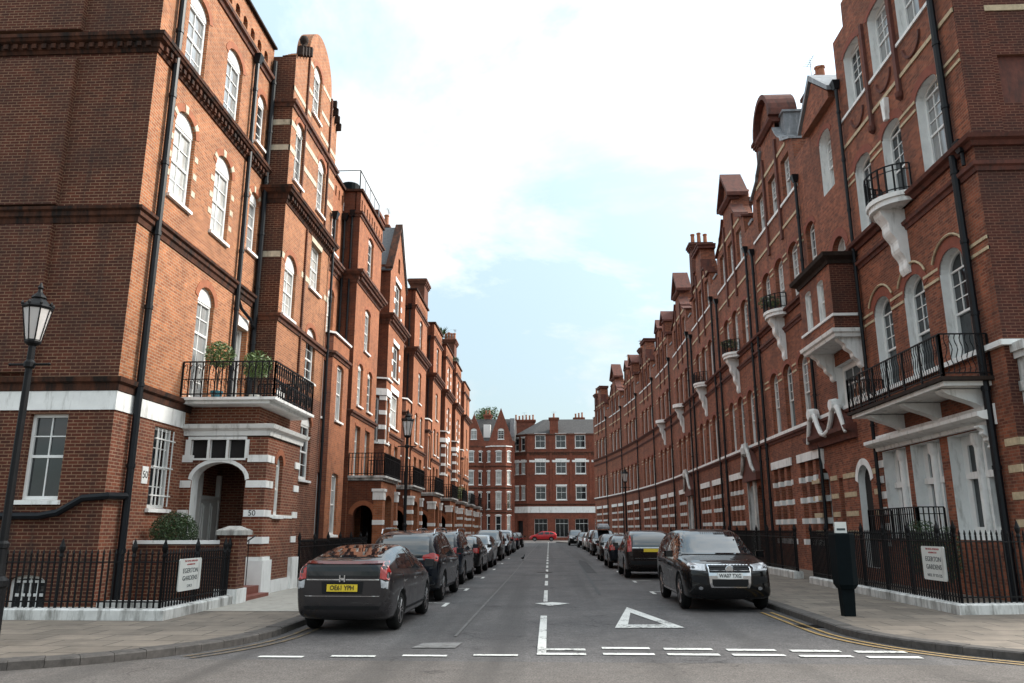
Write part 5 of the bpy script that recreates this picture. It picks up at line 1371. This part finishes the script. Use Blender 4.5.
street_fence('black spear railing along the third shaded house from the corner', (0, 0, PZ-.006), [(8.4, 56), (8.4, 39)], 1.55, ph=.24, step=.2)
M['signplate'] = plain('white_enamel_sign', (.66,.67,.64), .35, .06, 4, dirt=(.4,.4,.38)); M['signred'] = plain('red_sign_letters', (.35,.03,.03), .5, .05); M['signtxt'] = plain('dark_sign_letters', (.03,.045,.05), .5, .05)
def street_sign(loc, rz, last, label, w=.78, h=.86):
    r = empty('street_sign', loc, rz); tag(r, label, 'sign', 'street name signs')
    b = MB(); b.prism([(-w/2+.03, 0), (w/2-.03, 0), (w/2, .03), (w/2, h-.03), (w/2-.03, h), (-w/2+.03, h), (-w/2, h-.03), (-w/2, .03)], -.012, .012, 'xz'); b.build('plate', M['signplate'], r)
    rt = (R(90), 0, 0)
    for s, z, sz, m in (('THE ROYAL BOROUGH', .79, .062, 'signred'), ('of KENSINGTON', .70, .055, 'signred'), ('EGERTON', .53, .165, 'signtxt'), ('GARDENS', .33, .165, 'signtxt'), (last, .12, .1, 'signtxt')):
        text(s, sz*h/.86*1.08, M[m], r, (0, -.014, z*h/.86), rt, 'lettering', sx=.92*w/h*.8)
    bk = MB(); 
    for x in (-.25, .25): bk.box(x-.02, x+.02, .012, .05, .1, h-.1)
    bk.build('fixing_bar', M['iron'], r)
    return r
street_sign((-7.055, 15.66, .55), R(90), 'S.W.3', 'white street name sign on the left corner railing, letters in dark green-grey', w=.95, h=.6)
street_sign((7.98, 17.23, .68), R(-90), 'NOS. 77 TO 125', 'white street name sign on the right corner railing, with house numbers below', w=.98, h=.68)
M['stone2'] = plain('weathered_cap_stone', (.42,.41,.38), .8, .25, 5, dirt=(.12,.11,.1), dirt_at=(.42,.65))
gp = empty('gate_pier', (-7.15, 17.98, 0)); tag(gp, 'square brick gate pier with white cap beside the porch steps', 'pier')
b = MB(); b.box(-.22, .22, -.24, .24, .42, 1.58); b.build('shaft', M['brickLs'], gp)
b = MB(); b.box(-.27, .27, -.29, .29, 0, .42); b.build('base', M['white'], gp)
b = MB(); b.box(-.3, .3, -.32, .32, 1.58, 1.68); b.loft([[(-.3, -.32, 1.682), (.3, -.32, 1.682), (.3, .32, 1.682), (-.3, .32, 1.682)], [(-.1, -.1, 1.78), (.1, -.1, 1.78), (.1, .1, 1.78), (-.1, .1, 1.78)]]); b.build('cap', M['stone2'], gp)
gw = empty('garden_wall', (-8.5, 18.15, 0)); tag(gw, 'dark low brick wall with white coping in front of the porch', 'wall')
b = MB(); b.box(-1.2, 1.05, -.11, .11, 0, 1.38); b.build('brickwork', M['brickLs'], gw); b = MB(); b.box(-1.25, 1.1, -.15, .15, 1.38, 1.46); b.build('coping', M['white'], gw)
lw = MB(); lw.box(-.4, 1.2, -.2, .2, 0, .3); o = lw.build('area_wall', M['whitedirty'], None, (-8.6, 16.1, 0)); tag(o, 'low white area wall behind the left corner railing', 'wall')
hr = MB(); hr.tube([(0, 0, 0), (0, 0, 1.0), (0, .05, 1.08), (0, .5, 1.25), (0, 1.3, 1.45)], .018, 6); hr.tube([(0, .9, .3), (0, .9, 1.36)], .012, 5); o = hr.build('handrail', M['iron'], None, (-7.3, 18.4, .1)); tag(o, 'thin black handrail curving up beside the porch steps', 'handrail')
def bush(loc, rad, label, n=1500, size=.07, mats=('leafd1', 'leafd2'), name='shrub', cat='shrub', group=None, seed=3, z=0, stem=.0):
    r = empty(name, loc); tag(r, label, cat, group); rr = random.Random(seed)
    m = MB(); foliage(m, (0, 0, stem+rad[2]), rad, n, size, rr); m.build('foliage', [M[mats[0]], M[mats[1]]], r)
    s = MB(); s.tube([(0, 0, 0), (.02, .01, (stem+rad[2])*.6), (0, 0, stem+rad[2]*1.2)], [.03, .025, .01], 6)
    for k in range(5):
        a = k*1.26; s.tube([(0, 0, stem+rad[2]*.4), (rad[0]*.5*math.cos(a), rad[1]*.5*math.sin(a), stem+rad[2]*1.1)], [.014, .006], 5)
    s.build('stem', M['bark'], r)
    return r
bush((-8.8, 18.5, 1.12), (.56, .48, .5), 'round clipped green bush over the dark garden wall', 7000, .06, seed=2)
bush((9.35, 20.6, .5), (.45, .5, .75), 'dark green shrub behind the right street sign', 1800, .09, seed=5)
bush((9.3, 19.3, .5), (.3, .3, .65), 'narrow dark shrub near the right corner railing', 1200, .08, seed=6)
M['rust1'] = plain('russet_leaf', (.16,.05,.025), .7, .3); M['rust2'] = plain('dull_russet_leaf', (.09,.04,.02), .7, .3)
bush((9.0, 25.6, 1.05), (.3, .3, .4), 'russet topiary bush behind the dark pay pillar', 900, .06, ('rust1', 'rust2'), seed=8)
# lamp posts
M['lampglass'] = NT('lantern_glass').mat
q = M['lampglass'].node_tree.nodes['Principled BSDF']; q.inputs['Base Color'].default_value = (.9, .85, .82, 1); q.inputs['Transmission Weight'].default_value = .45; q.inputs['Roughness'].default_value = .3
def lamp(loc, label, base=True):
    r = empty('street_lamp', loc); tag(r, label, 'street lamp', 'victorian style street lamps')
    p = MB(); p.lathe([(.17, 0), (.17, .12), (.13, .16), (.13, .95), (.15, .98), (.15, 1.06), (.09, 1.12), (.075, 1.3), (.07, 1.5), (.085, 1.52), (.085, 1.58), (.06, 1.62), (.05, 4.2), (.08, 4.23), (.08, 4.3), (.055, 4.34), (.05, 4.56), (.1, 4.6), (.02, 4.62)], n=14); p.build('post', M['iron'], r, smooth=False)
    b = MB(); b.tube([(-.3, 0, 4.27), (.3, 0, 4.27)], .02, 6)
    for s in (-1, 1): b.lathe([(.0, -.03), (.035, 0), (0, .03)], (s*.31, 0, 4.27), 8)
    b.build('ladder_bar', M['iron'], r)
    g = MB(); g.lathe([(.105, 4.64), (.2, 5.16)], n=8, sq=False); g.build('lantern_glass', M['lampglass'], r)
    f = MB()
    for k in range(8):
        a = 2*math.pi*k/8
        f.tube([(.107*math.cos(a), .107*math.sin(a), 4.63), (.204*math.cos(a), .204*math.sin(a), 5.17)], .011, 4)
    f.lathe([(.11, 4.6), (.12, 4.63), (.11, 4.66)], n=8); f.lathe([(.21, 5.15), (.23, 5.18), (.21, 5.21), (.15, 5.27), (.1, 5.32), (.115, 5.34), (.09, 5.38), (.04, 5.43), (.03, 5.48), (.045, 5.51), (.025, 5.55), (.008, 5.6)], n=8)
    for k in range(8):
        a = 2*math.pi*k/8; f.lathe([(.018, 5.2), (.025, 5.23), (.004, 5.27)], (.215*math.cos(a), .215*math.sin(a), 0), 5)
    f.build('lantern_frame', M['iron'], r)
    bl = MB(); bl.lathe([(.005, 5.06), (.05, 5.03), (.06, 4.96), (.03, 4.88), (.004, 4.84)], n=10); bl.build('lamp_bulb', M['joinery'], r)
    return r
lamp((-8.02, 11.5, -.08), 'black Victorian street lamp standing on the left corner pavement')
lamp((-5.0, 27.6, .3), 'black Victorian street lamp among the parked cars on the left kerb')
lamp((5.0, 52.0, .1), 'far black street lamp against the curving shaded terrace')
# pay pillar
pp = empty('pay_pillar', (5.66, 15.9, PZ-.005)); tag(pp, 'dark green tapering pay pillar with small white notice on top, right pavement', 'pillar')
M['pillar'] = plain('dark_green_pillar_paint', (.003,.006,.0075), .65, .2, spec=.08)
b = MB(); b.loft([[(-s-.02, -t, z), (s+.02, -t, z), (s+.02, t, z), (-s-.02, t, z)] for s, t, z in ((.085, .1, 0), (.1, .11, .5))]); b.build('shaft', M['pillar'], pp)
b = MB(); b.loft([[(-s, -t, z), (s*.4, -t-.05, z), (s, -t, z), (s, t, z), (-s, t, z)] for s, t, z in ((.13, .13, .5), (.175, .17, .58), (.185, .18, 1.5), (.175, .17, 1.53))]); b.build('head', M['pillar'], pp)
b = MB(); b.box(-.11, .11, -.03, .03, 1.528, 1.74); nb = b.build('notice', M['signplate'], pp); b = MB(); b.box(-.08, .08, -.034, -.031, 1.58, 1.62); b.build('print_block', M['signtxt'], nb)
# pigeon
pg = empty('pigeon', (-1.47, 45.0, 0), R(60)); tag(pg, 'dark pigeon walking on the road past the parked cars', 'bird')
b = MB(); n = []
for x, zz, rr in ((-.2, .17, .012), (-.12, .17, .035), (-.04, .17, .065), (.04, .185, .07), (.1, .22, .05), (.13, .27, .035), (.15, .31, .038), (.18, .325, .025), (.2, .32, .008)):
    n.append([(x, rr*.8*math.cos(t), zz+rr*math.sin(t)) for t in [math.pi*2*k/10 for k in range(10)]])
b.loft(n)
for s in (-1, 1): b.tube([(.03, s*.03, .13), (.02, s*.03, .0), (.05, s*.03, .004)], .006, 5)
b.build('body', M['iron'], pg, smooth=True)
b = MB(); b.tube([(.195, 0, .32), (.225, 0, .312)], [.008, .002], 6); b.build('beak', M['signplate'], pg)
# plants on balconies and roofs
def pot_plant(loc, label, rad, h, pot, n=500, mats=('leaf1', 'leaf2'), seed=1, size=.12, group='potted plants on the porch balcony'):
    r = empty('potted_plant', loc); tag(r, label, 'plant', group); rr = random.Random(seed)
    p = MB(); p.lathe([(.11, 0), (.15, .28), (.17, .28), (.17, .33), (.14, .33), (.13, .26), (.001, .26)], n=14); p.build('pot', pot, r)
    s = MB()
    for k in range(6):
        a = k*1.05; s.tube([(0, 0, .25), (.04*math.cos(a), .04*math.sin(a), h*.6), (rad[0]*.6*math.cos(a), rad[1]*.6*math.sin(a), h)], [.016, .012, .005], 5)
    s.build('stem', M['bark'], r)
    m = MB(); foliage(m, (0, 0, h), rad, n, size, rr); m.build('foliage', [M[mats[0]], M[mats[1]]], r)
M['bluepot'] = plain('blue_glazed_pot', (.015,.09,.12), .25, .2); M['palepot'] = plain('pale_stone_pot', (.4,.4,.37), .6, .2)
pot_plant((-9.0, 20.6, 5.03), 'leafy shrub in a blue glazed pot on the porch balcony', (.42, .42, .38), 1.35, M['bluepot'], 750, seed=1)
pot_plant((-8.2, 21.3, 5.03), 'leafy shrub in a pale pot on the porch balcony', (.42, .42, .42), 1.2, M['palepot'], 800, seed=2)
pot_plant((10.1, 34.6, 11.13), 'small plant on the bracketed white balcony of the round-gabled house', (.5, .35, .35), .6, M['terracotta'], 600, ('leafd2', 'leaf1'), 3, group='plants on bracketed balconies')
pot_plant((10.1, 42.7, 11.13), 'small plant on the second bracketed white balcony along the shaded side', (.5, .35, .3), .55, M['terracotta'], 500, ('leafd2', 'leaf1'), 4, group='plants on bracketed balconies')
def palm(loc, label, h=2.2, n=26, seed=1):
    r = empty('palm', loc); tag(r, label, 'plant'); rr = random.Random(seed); m = MB(); t = MB()
    t.tube([(0, 0, 0), (0, 0, h*.5)], [.16, .1], 8); t.build('trunk', M['bark'], r)
    for k in range(60):
        a = rr.uniform(0, 6.28); e = rr.uniform(.1, 1.4); L = rr.uniform(.9, 1.4); d = Vector((math.cos(a)*math.cos(e), math.sin(a)*math.cos(e), math.sin(e)))
        p0 = Vector((0, 0, h*.5)); p1 = p0+d*L*.6; p2 = p0+d*L-Vector((0, 0, .15)); s = d.cross(Vector((0, 0, 1))).normalized()*.05
        m.face([p0-s*.4, p0+s*.4, p1+s, p1-s], rr.random() < .4); m.face([p1-s, p1+s, p2], rr.random() < .4)
    m.build('crown', [M['leafd2'], M['leaf1']], r)
palm((-9.4, 67.2, 17.2), 'spiky palm on the roof of the sunlit terrace', 2.2)
bush((-9.2, 63.6, 17.2), (.5, 1.0, .5), 'straggly roof garden shrub just before the palm', 900, .16, seed=11, name='shrub')
bush((-9.0, 73.6, 17.2), (.5, .9, .4), 'small roof shrub two houses from the terrace end', 500, .16, seed=12)
bush((-8.2, 73.5, 4.4), (.6, 1.8, .6), 'trailing plants hanging over a far balcony on the left', 1200, .14, ('leaf1', 'leaf2'), seed=13)
# roof terrace things on the pierced-parapet house
rt = empty('roof_railing', (-9.1, 34.2, 17.3)); tag(rt, 'thin metal railing round the roof terrace above the pierced parapet', 'railing')
b = MB(); railing_mesh(b, [(-1.5, .2), (.2, .2), (.2, 4.4)], 0, 1.3, .9); b.build('rail', M['lead'], rt)
tk = MB(); tk.lathe([(.42, 0), (.45, .05), (.45, .75), (.42, .8), (.2, .82)], n=16); o = tk.build('roof_tank', M['pillar'], None, (-9.5, 34.9, 17.25)); tag(o, 'dark round planter on the roof terrace corner', 'planter')
# trees beyond the end blocks
def tree(loc, h, rad, label, seed, n=5000):
    r = empty('tree', loc); tag(r, label, 'tree', 'trees beyond the street end'); rr = random.Random(seed)
    t = MB(); t.tube([(0, 0, 0), (.1, 0, h*.4), (0, .2, h*.75)], [.5, .38, .15], 9)
    for k in range(7):
        a = k*.9; t.tube([(0, 0, h*(.35+.04*k)), (rad*.4*math.cos(a), rad*.4*math.sin(a), h*(.55+.04*k)), (rad*.75*math.cos(a), rad*.75*math.sin(a), h*(.66+.04*k))], [.2, .12, .04], 6)
    t.build('trunk', M['bark'], r)
    m = MB()
    for k in range(26):
        a = rr.uniform(0, 6.28); q = rad*rr.uniform(.1, .8); foliage(m, (q*math.cos(a), q*math.sin(a), h*rr.uniform(.55, .95)), (rad*.36, rad*.36, rad*.28), n//26, .55, rr)
    m.build('crown', [M['leaf1'], M['leafd2']], r)
tree((-13.2, 152, 0), 25.5, 4.6, 'broad green tree rising behind the gabled house roof', 21)
tree((-26, 150, 0), 24, 6.5, 'tall green tree at the far left of the street end', 22)
# ------------------------------------------------------------------ sky, sun, camera
SUN_EL, SUN_AZ = 36, 72           # degrees; azimuth from +Y (up the street) towards +X
wd = bpy.data.worlds.new('World'); SC.world = wd; wd.use_nodes = True
nt = wd.node_tree; nt.nodes.clear()
def N(t, **k):
    n = nt.nodes.new(t)
    for a, b in k.items(): setattr(n, a, b)
    return n
out = N('ShaderNodeOutputWorld'); bg = N('ShaderNodeBackground'); sky = N('ShaderNodeTexSky', sky_type='NISHITA', sun_disc=False)
sky.sun_elevation = R(SUN_EL); sky.sun_rotation = R(SUN_AZ); sky.air_density = 1.2; sky.dust_density = 2.0
tc = N('ShaderNodeTexCoord'); sep = N('ShaderNodeSeparateXYZ'); nt.links.new(tc.outputs['Generated'], sep.inputs[0])
mx = N('ShaderNodeMath', operation='MAXIMUM'); mx.inputs[1].default_value = .06; nt.links.new(sep.outputs[2], mx.inputs[0])
ad = N('ShaderNodeMath', operation='ADD'); ad.inputs[1].default_value = .22; nt.links.new(mx.outputs[0], ad.inputs[0])
dv = N('ShaderNodeVectorMath', operation='DIVIDE'); cb = N('ShaderNodeCombineXYZ')
for i in range(3): nt.links.new(ad.outputs[0], cb.inputs[i])
nt.links.new(tc.outputs['Generated'], dv.inputs[0]); nt.links.new(cb.outputs[0], dv.inputs[1])
mp = N('ShaderNodeMapping'); mp.inputs['Location'].default_value = (9.6, 8.1, 0); nt.links.new(dv.outputs[0], mp.inputs[0])
n1 = N('ShaderNodeTexNoise'); n1.inputs['Scale'].default_value = 1.25; n1.inputs['Detail'].default_value = 9; n1.inputs['Roughness'].default_value = .6; n1.inputs['Distortion'].default_value = .35
nt.links.new(mp.outputs[0], n1.inputs['Vector'])
r1 = N('ShaderNodeValToRGB'); r1.color_ramp.elements[0].position = .42; r1.color_ramp.elements[1].position = .60; nt.links.new(n1.outputs['Fac'], r1.inputs[0])
n2 = N('ShaderNodeTexNoise'); n2.inputs['Scale'].default_value = 2.6; n2.inputs['Detail'].default_value = 8; nt.links.new(mp.outputs[0], n2.inputs['Vector'])
r2 = N('ShaderNodeValToRGB'); r2.color_ramp.elements[0].position = .3; r2.color_ramp.elements[1].position = .7
r2.color_ramp.elements[0].color = (1.75, 1.88, 1.92, 1); r2.color_ramp.elements[1].color = (3.3, 3.3, 3.22, 1); nt.links.new(n2.outputs['Fac'], r2.inputs[0])
hz = N('ShaderNodeMix', data_type='RGBA'); hz.inputs[0].default_value = .78; hz.inputs[7].default_value = (1.3, 1.62, 1.7, 1); nt.links.new(sky.outputs[0], hz.inputs[6])
mixc = N('ShaderNodeMix', data_type='RGBA'); nt.links.new(r1.outputs[0], mixc.inputs[0]); nt.links.new(hz.outputs[2], mixc.inputs[6]); nt.links.new(r2.outputs[0], mixc.inputs[7])
zf = N('ShaderNodeMath', operation='MULTIPLY_ADD'); zf.inputs[1].default_value = 1.0; zf.inputs[2].default_value = .85; nt.links.new(mx.outputs[0], zf.inputs[0])   # overcast: brighter overhead
dp = N('ShaderNodeVectorMath', operation='DOT_PRODUCT'); dp.inputs[1].default_value = (math.sin(R(SUN_AZ))*math.cos(R(SUN_EL)), math.cos(R(SUN_AZ))*math.cos(R(SUN_EL)), math.sin(R(SUN_EL))); nt.links.new(tc.outputs['Generated'], dp.inputs[0])
d0 = N('ShaderNodeMath', operation='MAXIMUM'); d0.inputs[1].default_value = 0; nt.links.new(dp.outputs['Value'], d0.inputs[0])
pw = N('ShaderNodeMath', operation='POWER'); pw.inputs[1].default_value = 5; nt.links.new(d0.outputs[0], pw.inputs[0])                # out-of-view cloud glow round the sun, added to keep up ambient light
gl = N('ShaderNodeMath', operation='MULTIPLY_ADD'); gl.inputs[1].default_value = 2.2; nt.links.new(pw.outputs[0], gl.inputs[0]); nt.links.new(zf.outputs[0], gl.inputs[2])
sc_ = N('ShaderNodeVectorMath', operation='SCALE'); nt.links.new(mixc.outputs[2], sc_.inputs[0]); nt.links.new(gl.outputs[0], sc_.inputs['Scale'])
nt.links.new(sc_.outputs[0], bg.inputs[0]); bg.inputs[1].default_value = .13; nt.links.new(bg.outputs[0], out.inputs[0])
sl = bpy.data.lights.new('sun', 'SUN'); sl.energy = 1.9; sl.angle = R(14); sl.color = (1, .95, .87)
so = link('sun', sl, None, (20, 20, 60))
d = Vector((math.sin(R(SUN_AZ))*math.cos(R(SUN_EL)), math.cos(R(SUN_AZ))*math.cos(R(SUN_EL)), math.sin(R(SUN_EL))))
so.rotation_euler = d.to_track_quat('Z', 'Y').to_euler()
cam = bpy.data.cameras.new('camera'); cam.sensor_width = 36; cam.lens = 781/1024*36; cam.clip_end = 3000; cam.clip_start = .1
co = link('camera', cam, None, (0, 0, 1.7)); co.rotation_euler = (R(90+13.54), 0, R(2.64)); SC.camera = co
SC.view_settings.view_transform = 'Standard'; SC.view_settings.look = 'None'; SC.view_settings.gamma = 1; SC.view_settings.exposure = 1.6
SC.cycles.use_denoising = True; SC.cycles.max_bounces = 5; SC.cycles.diffuse_bounces = 2; SC.cycles.glossy_bounces = 3; SC.cycles.transmission_bounces = 4; SC.cycles.caustics_reflective = False; SC.cycles.caustics_refractive = False
